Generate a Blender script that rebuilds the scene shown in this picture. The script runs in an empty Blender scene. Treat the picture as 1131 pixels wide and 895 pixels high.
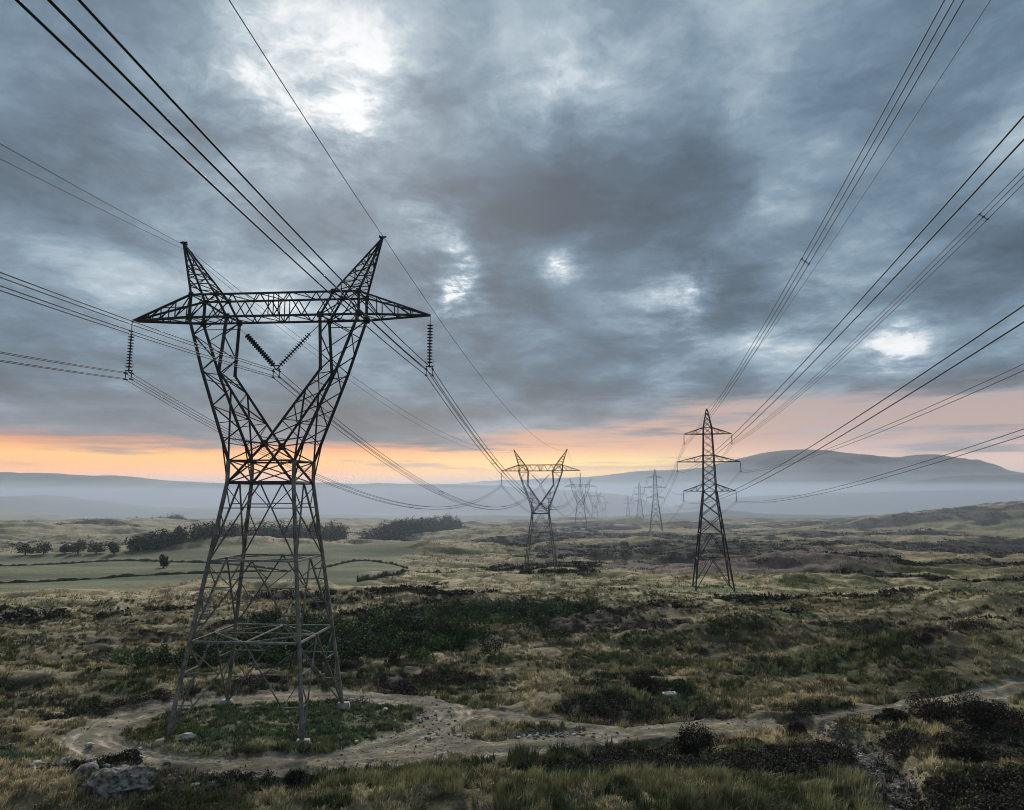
import bpy, bmesh, math, random
import numpy as np
R = math.radians
rng = np.random.default_rng(7)
random.seed(7)
sc = bpy.context.scene
col = sc.collection

# ------------------------------------------------------------------ noise
def vnoise(x, y, seed=0):
    xi = np.floor(x).astype(np.int64); yi = np.floor(y).astype(np.int64)
    fx = x - xi; fy = y - yi
    fx = fx*fx*fx*(fx*(fx*6-15)+10); fy = fy*fy*fy*(fy*(fy*6-15)+10)
    def h(a, b):
        n = (a*374761393 + b*668265263 + seed*1442695041) & 0xffffffff
        n = ((n ^ (n >> 13))*1274126177) & 0xffffffff
        n = ((n ^ (n >> 15))*2246822519) & 0xffffffff
        return ((n ^ (n >> 16)) & 0xffff)/65535.0
    a = h(xi, yi); b = h(xi+1, yi); c = h(xi, yi+1); d = h(xi+1, yi+1)
    return (a+(b-a)*fx)*(1-fy) + (c+(d-c)*fx)*fy

def fbm(x, y, seed=0, o=4):
    x = np.asarray(x, float); y = np.asarray(y, float)
    s = 0; a = 1.0; t = 0
    for k in range(o):
        ca, sa = math.cos(k*1.1+.3), math.sin(k*1.1+.3)
        s = s + a*vnoise((x*ca-y*sa)*2**k+k*17.3, (x*sa+y*ca)*2**k-k*9.1, seed+k); t += a; a *= .5
    return s/t

def sstep(a, b, x):
    t = np.clip((x-a)/(b-a), 0, 1); return t*t*(3-2*t)

# ------------------------------------------------------------------ tracks, regions (plan view, metres; camera eye is z = 0)
LOOP = [(-4,54.6),(-8.4,52.6),(-12.5,51.2),(-18.9,49.9),(-24.6,50.6),(-29.6,53.0),(-32.4,56.8),(-31.6,61.0),(-27.6,64.9),(-21.5,67.6),(-15.7,69.0),(-10.5,68.0),(-6.2,65.0),(-5.2,61.0),(-7.5,57.2),(-10.6,53.8)]
ROAD = [(-15.1,50.2),(-8.4,51.5),(-2.9,53.2),(2.3,54.7),(7.9,57.0),(13.9,58.6),(19.6,58.7),(24.3,59.7),(29.9,62.2),(37.1,65.3),(48.8,70.4),(66,77)]
SPUR = [(-7,61.6),(-2.4,62.9),(2.5,60.2),(8.2,58.5)]
CUT = [(23.5,59.5),(24.4,56),(24.6,52.7),(23.8,48.0),(22.3,42.7),(20,36)]

def dist_poly(x, y, P):
    best = np.full(x.shape, 1e9)
    for (ax, ay), (bx, by) in zip(P[:-1], P[1:]):
        dx, dy = bx-ax, by-ay
        t = np.clip(((x-ax)*dx+(y-ay)*dy)/(dx*dx+dy*dy), 0, 1)
        best = np.minimum(best, np.hypot(x-ax-t*dx, y-ay-t*dy))
    return best

def smooth_line(P, n=6):
    out = []
    for i in range(len(P)-1):
        p0 = P[max(i-1, 0)]; p1 = P[i]; p2 = P[i+1]; p3 = P[min(i+2, len(P)-1)]
        for k in range(n):
            t = k/n
            out.append(tuple(.5*((2*b)+(-a+c)*t+(2*a-5*b+4*c-d)*t*t+(-a+3*b-3*c+d)*t**3) for a, b, c, d in zip(p0, p1, p2, p3)))
    out.append(P[-1]); return out
LOOP, ROAD, SPUR, CUT = [smooth_line(p, 4) for p in (LOOP, ROAD, SPUR, CUT)]

def masks(x, y):
    """wheel-track distance, track mask, rut depth, cut mask: only worked out close to the tracks"""
    n = np.zeros(x.shape); tr = n.copy(); rut = n.copy(); cut = n.copy()

    near = (np.abs(x) < 75) & (y > 30) & (y < 90)
    if near.any():
        X, Y = x[near], y[near]
        w = (fbm(X/3.1, Y/3.1, 31)-.5)*1.6
        dl, dr, ds, dc = (dist_poly(X, Y, p) for p in (LOOP, ROAD, SPUR, CUT))
        d = np.minimum(np.minimum(dl-.25, dr-.15+.5*sstep(34, 46, X)), ds+.6)
        tr[near] = 1-sstep(1.35, 2.1, d+w*.9)
        rr = np.zeros(X.shape)
        for dd in (dl, dr, ds):
            for off, wd in ((.85, .34), (1.55, .22)):
                rr = np.maximum(rr, np.exp(-((dd+w*.25-off)/wd)**2))
        rut[near] = rr*tr[near]*(.25+1.2*sstep(.3, .7, fbm(X/2.3, Y/2.3, 32, 3)))
        cut[near] = 1-sstep(1.0, 2.6, dc+w*1.4)
    return tr, rut, cut

_ty = np.arange(-12000, 14000, 5.0)
_tz = np.interp(_ty, [-12000,-300,0,45,60,120,180,240,500,870,1100,1600,9000], [-14,-14,-16.8,-18,-17.8,-20.8,-23.3,-25,-26.5,-29,-44,-56,-62])
_k = np.ones(7)/7
_tz[10:-10] = np.convolve(_tz, _k, 'same')[10:-10]
MOUNDS = [(6,212,-1.6,26,13),(62,103,2.6,26,7),(-40,190,1.8,50,8),(30,230,2.2,40,9),(110,250,3.0,40,12),(600,660,32,210,120),(420,560,9,160,60),(50,180,1.1,16,10),(38,40,4.2,11,13),(8,43,1.3,9,4.5),(50,82,3.6,16,8),(86,128,4.5,30,12),(34,104,1.8,12,6),(22,92,-1.2,12,6),(-30,45,1.0,7,4),
          (20,115,1.8,22,8),(-14,150,2.0,30,10),(80,150,2.2,30,9),(-290,520,9,160,90),(-20,330,3.0,60,24),(120,330,3,60,24),(0,470,3.5,90,30),(210,430,4,90,28),(-120,330,1.5,90,30)]
def H(x, y):
    x = np.asarray(x, float); y = np.asarray(y, float)
    z = np.interp(y, _ty, _tz)
    for mx, my, h, rx, ry in MOUNDS:
        z = z + h*np.exp(-((x-mx)/rx)**2-((y-my)/ry)**2)
    d = np.hypot(x, y)
    pad = np.exp(-(((x+19.5)/13)**4+((y-59)/10.5)**4))
    tr, rut, cut = masks(x, y)
    calm = 1-np.clip(np.maximum(pad*.8, tr*.9), 0, 1)
    fld = field_mask(x, y)
    z = z + (fbm(x/150, y/75, 3, 3)-.5)*9*sstep(110, 380, d)*(1-sstep(1500, 3000, d))*(1-.45*fld)
    z = z + (fbm(x/38, y/20, 5, 3)-.5)*5.6*sstep(75, 200, d)*(1-.8*fld)*(1-sstep(900, 1500, d))
    z = z + (fbm(x/11, y/8, 8, 3)-.5)*2.3*calm*(1-.8*fld)*sstep(0, 40, d)*(1-sstep(500, 900, d))
    z = z + (fbm(x/2.6, y/2.2, 12, 3)-.5)*.95*calm*(1-fld)*(1-sstep(180, 300, d))
    z = z + (fbm(x/22, y/9, 13, 4)-.5)*4.6*sstep(110, 240, d)*(1-.9*fld)*(1-sstep(900, 1500, d))
    z = z - rut*.17 + tr*.05*(fbm(x/1.1, y/1.1, 14, 2)-.5) - cut*(.9+.5*fbm(x/1.5, y/1.5, 15, 3))
    z = z + pad*.025*(-19.5-x)
    for px_, py_, pz_ in ((9.6,239,-24.85),(55.7,580,-25.8),(110,950,-34.4),(180,1400,-47.4),(50,180,-22.95),(104.7,520,-25.5),(141,787,-29.9),(187,1150,-43.9)):
        dd = np.hypot(x-px_, (y-py_)*.8); k = 1-sstep(7, 24, dd)
        z = z*(1-k)+pz_*k
    return z

def ell(x, y, cx, cy, rx, ry, rot=0, seed=0, rough=.35):
    c, s = math.cos(R(rot)), math.sin(R(rot))
    u = ((x-cx)*c+(y-cy)*s)/rx; v = (-(x-cx)*s+(y-cy)*c)/ry
    q = np.sqrt(u*u+v*v) + (fbm(x/(rx*.35), y/(ry*.35), seed)-.5)*2*rough
    return 1-sstep(.85, 1.08, q)

def field_mask(x, y):
    edge = 176 + (x+120)*.28 + (fbm(x/25, y*0, 77)-.5)*12
    back = 322 + (x+120)*.15
    right = -42 + (fbm(x*0+5, y/20, 78)-.5)*18
    return sstep(edge-4, edge+4, y)*(1-sstep(back-6, back+6, y))*(1-sstep(right-4, right+4, x))*(x < 0)

C_TAN = np.array([.30,.24,.14]); C_STRAW = np.array([.50,.41,.25]); C_OLIVE = np.array([.10,.102,.04]); C_HEATH = np.array([.045,.04,.032])
C_GREEN = np.array([.06,.115,.045]); C_FIELD = np.array([.050,.074,.034]); C_TRACK = np.array([.165,.142,.115]); C_PURPLE = np.array([.105,.078,.075])
C_PEAT = np.array([.05,.043,.036])

def heath_mask(x, y):
    d = np.hypot(x, y)
    n = fbm(x/14, y/7, 21, 4)*(1-sstep(90, 220, d)) + fbm(x/60, y/34, 22, 5)*sstep(90, 220, d)
    near_r = np.exp(-(((x-37)/16)**2+((y-50)/14)**2)) + .55*np.exp(-(((x-8)/13)**2+((y-45)/5)**2)) + 2.2*np.exp(-(((x+26)/8)**2+((y-46.2)/2.4)**2))
    m = sstep(.555, .60, n - .055*sstep(0, -45, x) + .12*near_r - .06*sstep(-8,-18,x)*(1-sstep(43,52,y)*0-near_r)*sstep(49,52,y)*(1-sstep(105,125,y)))
    for a in ((70,330,75,38,0,41),(110,480,120,34,3,42),(60,430,60,22,0,46),(62,160,16,7,-8,43),(88,150,20,7,0,44),(150,250,40,12,0,45),(-8,250,24,8,0,48),(230,360,70,20,0,49),(50,690,140,40,0,51),(330,560,120,18,6,52)):
        m = np.maximum(m, ell(x, y, *a)*.9)
    return m*(1-field_mask(x, y))

def gorse_mask(x, y):
    return np.maximum(ell(x, y, -22, 99, 18, 14, 18, 61, .3), np.maximum(ell(x, y, -36, 84.5, 9, 4.5, 5, 62, .3), ell(x, y, 1, 128, 17, 13, 35, 63, .35)))
def bright_mask(x, y):
    m = np.maximum(ell(x, y, 31, 80, 7, 5, 20, 64), ell(x, y, 47, 118, 11, 4, 10, 65))
    m = np.maximum(m, ell(x, y, 50, 181, 13, 5, 0, 66)*.8)
    m = np.maximum(m, ell(x, y, -36, 49, 6, 3.5, 0, 68))
    m = np.maximum(m, ell(x, y, 12.5, 66, 5, 1.5, 0, 69))
    return m

def ground_colour(x, y, ground=False):
    d = np.hypot(x, y)
    n2 = fbm(x/9, y/5.5, 23, 4); n3 = fbm(x/2.4, y/1.8, 24, 3); n4 = fbm(x/70, y/36, 25, 4); n5 = fbm(x/1.0, y/.9, 26, 2)
    g = sstep(.43, .585, n2*.6+n3*.25+n4*.15*1.1)[..., None]
    c = C_OLIVE*(1-g) + C_TAN*g
    s = (sstep(.52, .64, fbm(x/6, y/2.6, 27, 4)))[..., None]
    c = c*(1-s*.85)+C_STRAW*s*.85
    wet = (sstep(.58, .66, fbm(x/5+9, y/2.4, 34, 4))*(1-sstep(140, 260, d)))[..., None]
    c = c*(1-wet*.75)+(C_PEAT+C_OLIVE*.35)*wet*.75
    far = sstep(150, 320, d)[..., None]
    cf = (C_TAN*.75+C_PURPLE*.25)*sstep(.4, .62, n4)[..., None] + (C_OLIVE*.7+C_TAN*.25)*(1-sstep(.4, .62, n4)[..., None])
    c = c*(1-far*.75)+cf*far*.75
    pur = ell(x, y, 85, 275, 60, 55, 0, 71, .35)[..., None]*.85
    c = c*(1-pur)+(C_PURPLE*1.25)*pur
    c = c*(1-sstep(700,1100,d)[..., None]*.5)
    fr = ell(x, y, 118, 192, 34, 13, 8, 72, .25)[..., None]
    c = c*(1-fr*.8)+(C_FIELD*.75+C_TAN*.25)*fr*.8
    f = field_mask(x, y)[..., None]
    fn = (sstep(.3, .7, fbm(x/40, y/22, 28, 3)))[..., None]
    c = c*(1-f)+(C_FIELD*(.75+.35*fn)*(1-.25*fn)+C_TAN*.25*fn)*f
    rough = (ell(x, y, -90, 168, 110, 16, 14, 73, .25))[..., None]
    c = c*(1-rough*.7)+(C_TAN*1.0+C_PURPLE*.1)*rough*.7
    h = heath_mask(x, y)[..., None]
    c = c*(1-h)+(C_HEATH*(.8+.9*n3[..., None]))*h
    b = bright_mask(x, y)[..., None]
    c = c*(1-b*.85)+C_GREEN*b*.85
    go = gorse_mask(x, y)[..., None]
    c = c*(1-go)+np.array([.03,.045,.022])*go
    pad = (np.exp(-(((x+17.5)/9.5)**4+((y-59.5)/6.8)**4))*sstep(.35, .6, fbm(x/3, y/2, 29, 3)+.22))[..., None]
    c = c*(1-pad*.75)+(C_GREEN*.8+C_OLIVE*.35)*pad*.75
    tr, rut, cut = masks(x, y)
    spoil = np.maximum(ell(x, y, -5.5, 61.5, 4.5, 3.4, 0, 74), ell(x, y, 1.2, 56.7, 4.5, 1.2, 8, 75))
    tr = np.maximum(tr, spoil*.7)*(.8+.2*sstep(.36, .5, fbm(x/.9, y/.7, 33, 3)))
    t = (tr*np.clip(.5+.9*sstep(.3, .55, fbm(x/1.7, y/1.2, 30, 3)), 0, 1))[..., None]
    rw = rut[..., None]
    tc = (C_TRACK*.48+C_OLIVE*.15)*(1-rw)+C_TRACK*1.5*rw
    tc = tc*(.62+.76*n5[..., None])
    c = c*(1-t)+tc*t
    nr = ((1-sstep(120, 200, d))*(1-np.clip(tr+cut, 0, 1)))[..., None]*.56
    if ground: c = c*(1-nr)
    cu = cut[..., None]
    c = c*(1-cu)+(C_PEAT*(1-n3[..., None])+C_TRACK*.75*n3[..., None])*cu
    return c*(.8+.4*n5[..., None])

# ------------------------------------------------------------------ mesh + material helpers
def tagp(o, label=None, cat=None, group=None, kind=None):
    if label: o['label'] = label
    if cat: o['category'] = cat
    if group: o['group'] = group
    if kind: o['kind'] = kind
    return o

def link(o, parent=None):
    col.objects.link(o)
    if parent is not None: o.parent = parent
    return o

def empty(name, loc, rz=0):
    o = bpy.data.objects.new(name, None); o.location = loc; o.rotation_euler = (0, 0, rz); o.empty_display_size = .5
    return link(o)

def mk(name, V, faces, mat, parent=None, cols=None, smooth=False, loc=(0, 0, 0)):
    """faces: list of int arrays (n,k)"""
    V = np.asarray(V, np.float32)
    me = bpy.data.meshes.new(name)
    faces = [np.asarray(f, np.int32) for f in faces if len(f)]
    nl = sum(f.size for f in faces); nf = sum(len(f) for f in faces)
    me.vertices.add(len(V)); me.vertices.foreach_set('co', V.ravel())
    me.loops.add(nl); me.loops.foreach_set('vertex_index', np.concatenate([f.ravel() for f in faces]))
    starts = []; s = 0
    for f in faces:
        starts.append(s+np.arange(len(f))*f.shape[1]); s += f.size
    me.polygons.add(nf); me.polygons.foreach_set('loop_start', np.concatenate(starts).astype(np.int32))
    me.update(calc_edges=True)
    if smooth: me.polygons.foreach_set('use_smooth', np.ones(nf, bool))
    if cols is not None:
        a = me.color_attributes.new('tint', 'FLOAT_COLOR', 'POINT')
        c = np.ones((len(V), 4), np.float32); c[:, :3] = cols
        a.data.foreach_set('color', c.ravel())
    me.materials.append(mat); me.validate()
    o = bpy.data.objects.new(name, me); o.location = loc
    return link(o, parent)

class NT:
    def __init__(s, tree): s.t = tree; tree.nodes.clear()
    def n(s, typ, **kw):
        nd = s.t.nodes.new(typ)
        ins = kw.pop('ins', {})
        for k, v in kw.items(): setattr(nd, k, v)
        for k, v in ins.items():
            if isinstance(v, bpy.types.NodeSocket): s.t.links.new(v, nd.inputs[k])
            else: nd.inputs[k].default_value = v
        return nd
    def m(s, op, a, b=None, c=None, clamp=False):
        i = {0: a}
        if b is not None: i[1] = b
        if c is not None: i[2] = c
        return s.n('ShaderNodeMath', operation=op, use_clamp=clamp, ins=i).outputs[0]
    def vm(s, op, a, b=None, out=0):
        i = {0: a}
        if b is not None: i[1] = b
        return s.n('ShaderNodeVectorMath', operation=op, ins=i).outputs[out]
    def noise(s, vec, scale, detail=4, rough=.55, dist=0):
        return s.n('ShaderNodeTexNoise', ins={'Vector': vec, 'Scale': scale, 'Detail': detail, 'Roughness': rough, 'Distortion': dist}).outputs[0]
    def mix(s, f, a, b, mode='MIX'):
        nd = s.n('ShaderNodeMix', data_type='RGBA', blend_type=mode)
        for k, v in ((0, f), (6, a), (7, b)):
            if isinstance(v, bpy.types.NodeSocket): s.t.links.new(v, nd.inputs[k])
            else: nd.inputs[k].default_value = v if k == 0 else (*v, 1)
        return nd.outputs[2]
    def mr(s, v, a, b, c=0, d=1, smooth=True):
        return s.n('ShaderNodeMapRange', interpolation_type='SMOOTHSTEP' if smooth else 'LINEAR', ins={0: v, 1: a, 2: b, 3: c, 4: d}).outputs[0]
    def ramp(s, f, stops):
        nd = s.n('ShaderNodeValToRGB', ins={0: f}); e = nd.color_ramp.elements
        e[0].position, e[0].color = stops[0][0], (*stops[0][1], 1)
        e[1].position, e[1].color = stops[-1][0], (*stops[-1][1], 1)
        for p, c in stops[1:-1]:
            x = e.new(p); x.color = (*c, 1)
        return nd.outputs[0]

def mat_new(name):
    m = bpy.data.materials.new(name); m.use_nodes = True
    return m, NT(m.node_tree)

def mat_tint(name, rough=.9, scale=(3, 14), bump=0., var=.35, trans=0., grain=None):
    """vertex tint times two octaves of object-space noise"""
    m, t = mat_new(name)
    geo = t.n('ShaderNodeNewGeometry').outputs['Position']
    c = t.n('ShaderNodeAttribute', attribute_name='tint').outputs['Color']
    a = t.noise(geo, scale[0], 5); b = t.noise(geo, scale[1], 4)
    v = t.m('ADD', t.m('MULTIPLY', t.m('SUBTRACT', a, .5), var*2), t.m('MULTIPLY', t.m('SUBTRACT', b, .5), var*2))
    v = t.m('MAXIMUM', t.m('ADD', v, 1.0), .15)
    cc = t.vm('SCALE', c); t.t.links.new(v, cc.node.inputs['Scale'])
    bs = t.n('ShaderNodeBsdfPrincipled', ins={'Base Color': cc, 'Roughness': rough, 'Specular IOR Level': .15})
    if bump:
        bn = t.n('ShaderNodeBump', ins={'Height': t.m('ADD', a, t.m('MULTIPLY', b, .5)), 'Strength': 1.0, 'Distance': bump})
        t.t.links.new(bn.outputs[0], bs.inputs['Normal'])
    o = t.n('ShaderNodeOutputMaterial', ins={'Surface': bs.outputs[0]})
    return m

def mat_flat(name, c, rough=.6, metal=0., var=.25, scale=2.0, c2=None, bump=0):
    m, t = mat_new(name)
    geo = t.n('ShaderNodeNewGeometry').outputs['Position']
    n = t.noise(geo, scale, 6, .6)
    f = t.mr(n, .35, .65)
    cc = t.mix(f, tuple(x*(1-var) for x in c), c2 or tuple(x*(1+var) for x in c))
    bs = t.n('ShaderNodeBsdfPrincipled', ins={'Base Color': cc, 'Roughness': rough, 'Metallic': metal, 'Specular IOR Level': .3})
    if bump:
        bn = t.n('ShaderNodeBump', ins={'Height': n, 'Strength': 1.0, 'Distance': bump}); t.t.links.new(bn.outputs[0], bs.inputs['Normal'])
    t.n('ShaderNodeOutputMaterial', ins={'Surface': bs.outputs[0]})
    return m

M_ground = mat_tint('moor_ground', .95, (.9, 4.5), .22, .62)
M_hill = mat_tint('hill_ground', .95, (.012, .06), 0, .45)
M_blade = mat_tint('grass_blades', .8, (.7, 3), 0, .30)
M_leaf = mat_tint('shrub_leaves', .85, (.8, 4), 0, .30)
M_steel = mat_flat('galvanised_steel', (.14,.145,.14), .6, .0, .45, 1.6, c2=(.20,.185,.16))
M_steel_b = mat_flat('backlit_dark_steel', (.035,.036,.038), .75, .0, .3, 1.2)  # same steel, backlit silhouette darkness put into its base colour
M_wire = mat_flat('aluminium_wire', (.03,.031,.034), .7, 0, .1)
M_ins = mat_flat('brown_porcelain', (.022,.018,.017), .85, 0, .2)
M_conc = mat_flat('pale_concrete', (.23,.22,.20), .9, 0, .22, 3, bump=.02)
M_stone = mat_flat('pale_stone', (.34,.32,.285), .95, 0, .35, 2.2, bump=.04)
M_rock = mat_flat('grey_boulder', (.16,.148,.128), .95, 0, .65, 3.5, bump=.12)
M_bark = mat_flat('bark', (.06,.05,.04), .95, 0, .3, 5)

# ------------------------------------------------------------------ the ground: one sheet, fine close by and in front
a1 = np.linspace(-47, 47, 900); a2 = np.linspace(47, 313, 110)[1:-1]
ang = np.radians(np.concatenate([a1, a2]))
rad = np.concatenate([[2, 8, 14, 19], np.geomspace(23, 900, 880), np.geomspace(910, 8300, 110)])
A, Rr = np.meshgrid(ang, rad, indexing='ij')
GX = Rr*np.sin(A); GY = Rr*np.cos(A)
nx, ny = GX.shape
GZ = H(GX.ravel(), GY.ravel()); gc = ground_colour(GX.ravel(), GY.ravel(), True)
idx = np.arange(nx*ny).reshape(nx, ny)
nxt = np.roll(idx, -1, axis=0)
q = np.stack([idx[:, :-1], idx[:, 1:], nxt[:, 1:], nxt[:, :-1]], -1).reshape(-1, 4)[:, ::-1]
V = np.stack([GX.ravel(), GY.ravel(), GZ], -1)
V = np.vstack([V, [[0, 0, float(H(0., 0.))]]]); gc = np.vstack([gc, gc[:1]])
ctr = np.stack([idx[:, 0], nxt[:, 0], np.full(nx, len(V)-1)], -1)[:, ::-1]
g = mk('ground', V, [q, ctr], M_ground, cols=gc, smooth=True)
tagp(g, 'rolling tan and olive moorland with a muddy track looping round the big pylon', kind='structure')

# ------------------------------------------------------------------ hills: solid landforms, crest given as (x/y, z/y) bearings at their distance
def ridge(name, D, crest, wf, wb, base, label, tint, rel, seed, n=260, m=60):
    xs = np.array([a*D for a, e in crest]); zs = np.array([e*D for a, e in crest])
    X = np.linspace(xs[0], xs[-1], n); Z = np.interp(X, xs, zs)
    Zs = np.convolve(np.pad(Z, 2, 'edge'), np.ones(5)/5, 'valid'); Z = Zs+(fbm(X/(wf*.16), X*0+3.3, seed+7, 4)-.5)*rel*.12
    T = np.linspace(-1, 1, m)
    XX, TT = np.meshgrid(X, T, indexing='ij'); ZZ = np.repeat(Z[:, None], m, 1)
    YY = D+np.where(TT < 0, TT*wf, TT*wb)+(fbm(XX/(wf*.8), XX*0, seed)-.5)*wf*.35
    prof = np.cos(TT*math.pi/2)**1.4
    endf = sstep(0, .06, (XX-xs[0])/(xs[-1]-xs[0]))*sstep(0, .06, (xs[-1]-XX)/(xs[-1]-xs[0]))
    ZZ = base+(ZZ-base)*prof*endf
    ZZ = ZZ+(fbm(XX/(wf*.25), YY/(wf*.25), seed+3, 5)-.5)*rel*np.clip(prof*1.2, 0, 1)*sstep(0, .25, 1-prof+.05)
    ZZ = ZZ+(fbm(XX/(wf*.06), YY/(wf*.06), seed+5, 4)-.5)*rel*.06
    i = np.arange(n*m).reshape(n, m)
    q = np.stack([i[:-1, :-1], i[1:, :-1], i[1:, 1:], i[:-1, 1:]], -1).reshape(-1, 4)
    c = np.array(tint)*(.65+.7*fbm(XX.ravel()/(wf*.12), YY.ravel()/(wf*.3), seed+9, 5)[:, None])
    o = mk(name, np.stack([XX.ravel(), YY.ravel(), ZZ.ravel()], -1), [q], M_hill, cols=c, smooth=True)
    return tagp(o, label, kind='structure')

ridge('mountain', 6000, [(-0.236, 0.0038), (-0.058, 0.019), (0.044, 0.024), (0.095, 0.0266), (0.135, 0.0291), (0.172, 0.0342), (0.206, 0.0355), (0.251, 0.0367), (0.303, 0.0469), (0.356, 0.0597), (0.39, 0.0636), (0.434, 0.0636), (0.472, 0.0584), (0.51, 0.0533), (0.55, 0.0546), (0.589, 0.0597), (0.614, 0.0559), (0.647, 0.0482), (0.684, 0.038), (0.703, 0.0342), (0.783, 0.0202), (0.934, -0.0025)],
      1500, 1000, -75, 'long blue mountain with low summits rising out of the valley mist', (.06,.07,.072), 170, 101)
ridge('hill', 3300, [(-1.3,.015),(-1.04, 0.0228), (-0.85, 0.0342), (-0.722, 0.0342), (-0.645, 0.0317), (-0.556, 0.0266), (-0.466, 0.0215), (-0.389, 0.019), (-0.211, 0.0177), (-0.058, 0.0152), (0.069, 0.0088), (0.247, -0.0101)],
      1100, 800, -75, 'long level moor ridge under the orange sky at left', (.045,.042,.045), 90, 111)
ridge('hill', 4300, [(0.33, -0.02), (0.451, 0.0038), (0.554, 0.019), (0.625, 0.0285), (0.722, 0.0304), (0.874, 0.0329), (1.064, 0.0228), (1.2, .01)],
      900, 700, -75, 'misty hill shoulder below the mountain at far right', (.045,.055,.05), 70, 121)
ridge('hill', 2900, [(0.2, -0.016), (0.297, -0.003), (0.362, 0.0), (0.464, 0.0045), (0.54, 0.0063), (0.629, 0.0088), (0.72, 0.0088), (0.936, 0.0152), (1.1, .008)],
      500, 500, -75, 'low misty ridge along the valley under the far right hill', (.035,.045,.04), 30, 131)
ridge('hill', 1650, [(-0.3, -0.045), (-0.108, -0.0301), (-0.032, -0.0264), (0.044, -0.0289), (0.107, -0.0314), (0.17, -0.0264), (0.247, -0.0226), (0.297, -0.0189), (0.361, -0.0251), (0.5, -0.0276), (0.716, -0.0301), (.9, -.033)],
      220, 250, -62, 'dark low swell of valley floor behind the moor crest', (.03,.037,.03), 8, 141)
ridge('hill', 1900, [(-1.35, -.004), (-1.101, 0.0038), (-0.795, 0.0013), (-0.719, -0.0013), (-0.643, 0.0013), (-0.592, -0.005), (-0.515, -0.0151), (-0.4, -0.0189), (-0.299, -0.0226), (-0.146, -0.0301), (-.05, -.034)],
      560, 300, -64, 'hazy grey hillside below the long ridge at left', (.05,.052,.045), 20, 151)
ridge('hill', 950, [(-1.3, -.006), (-1.099, -0.0088), (-0.794, -0.0151), (-0.717, -0.0214), (-0.641, -0.0264), (-0.551, -0.0352), (-0.462, -0.040), (-0.386, -0.0426), (-.25, -.047)],
      430, 180, -52, 'pale pasture slope behind the green fields', (.17,.165,.12), 5, 161)

# ------------------------------------------------------------------ bars (steel angle), tubes, lathes
def bars(segs, prof='L'):
    Vs = []; Fs = []; off = 0
    for p, q_, w in segs:
        p = np.array(p, float); q_ = np.array(q_, float); d = q_-p; L = np.linalg.norm(d)
        if L < 1e-6: continue
        d /= L; up = np.array([0, 0, 1.]) if abs(d[2]) < .9 else np.array([0, 1., 0])
        a = np.cross(d, up); a /= np.linalg.norm(a); b = np.cross(a, d)
        if prof == 'L':
            t = w*.28; P = [(-w/2, -w/2), (w/2, -w/2), (w/2, -w/2+t), (-w/2+t, -w/2+t), (-w/2+t, w/2), (-w/2, w/2)]
        else:
            P = [(-w/2, -w/2), (w/2, -w/2), (w/2, w/2), (-w/2, w/2)]
        k = len(P)
        for e in (p, q_):
            for u, v in P: Vs.append(e+a*u+b*v)
        for i in range(k): j = (i+1) % k; Fs.append((off+i, off+j, off+k+j, off+k+i))
        off += 2*k
    return Vs, Fs
def bar_part(name, segs, mat, parent, prof='L'):
    Vs, Fs = bars(segs, prof); return mk(name, Vs, [Fs], mat, parent)

def tube(P, r, k=6):
    P = np.asarray(P, float); n = len(P)
    D = np.gradient(P, axis=0); D /= np.linalg.norm(D, axis=1)[:, None]
    up = np.array([0, 0, 1.]) if abs(D[:, 2]).mean() < .9 else np.array([0, 1., 0])
    a = np.cross(D, up); a /= np.linalg.norm(a, axis=1)[:, None]; b = np.cross(a, D)
    t = np.arange(k)*2*math.pi/k
    r = np.broadcast_to(np.asarray(r, float), (n,))
    V = P[:, None]+(a[:, None]*np.cos(t)[None, :, None]+b[:, None]*np.sin(t)[None, :, None])*r[:, None, None]
    i = np.arange(n*k).reshape(n, k); j = np.roll(i, -1, 1)
    F = np.stack([i[:-1], j[:-1], j[1:], i[1:]], -1).reshape(-1, 4)
    return V.reshape(-1, 3), F

def lathe_between(p, q_, prof, k=12):
    """prof: list of (t along 0..1 in metres, radius)"""
    p = np.array(p, float); d = np.array(q_, float)-p; L = np.linalg.norm(d); d /= L
    P = np.array([p+d*t for t, r in prof]); rr = np.array([r for t, r in prof])
    up = np.array([0, 1., 0]) if abs(d[1]) < .9 else np.array([1., 0, 0])
    a = np.cross(d, up); a /= np.linalg.norm(a); b = np.cross(a, d)
    t = np.arange(k)*2*math.pi/k
    V = P[:, None]+(a[None, None]*np.cos(t)[None, :, None]+b[None, None]*np.sin(t)[None, :, None])*rr[:, None, None]
    i = np.arange(len(P)*k).reshape(len(P), k); j = np.roll(i, -1, 1)
    return V.reshape(-1, 3), np.stack([i[:-1], j[:-1], j[1:], i[1:]], -1).reshape(-1, 4)

def join(parts):
    Vs = []; Fs = {}; off = 0
    for V, F in parts:
        V = np.asarray(V); F = np.asarray(F); Vs.append(V); Fs.setdefault(F.shape[1], []).append(F+off); off += len(V)
    return np.vstack(Vs), [np.vstack(f) for f in Fs.values()]

def box(c, s, rz=0):
    c = np.array(c, float); h = np.array(s, float)/2
    V = np.array([[x, y, z] for x in (-1, 1) for y in (-1, 1) for z in (-1, 1)])*h
    ca, sa = math.cos(rz), math.sin(rz)
    V = np.stack([V[:, 0]*ca-V[:, 1]*sa, V[:, 0]*sa+V[:, 1]*ca, V[:, 2]], -1)+c
    F = np.array([[0,1,3,2],[4,6,7,5],[0,4,5,1],[2,3,7,6],[0,2,6,4],[1,5,7,3]])
    return V, F

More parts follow.
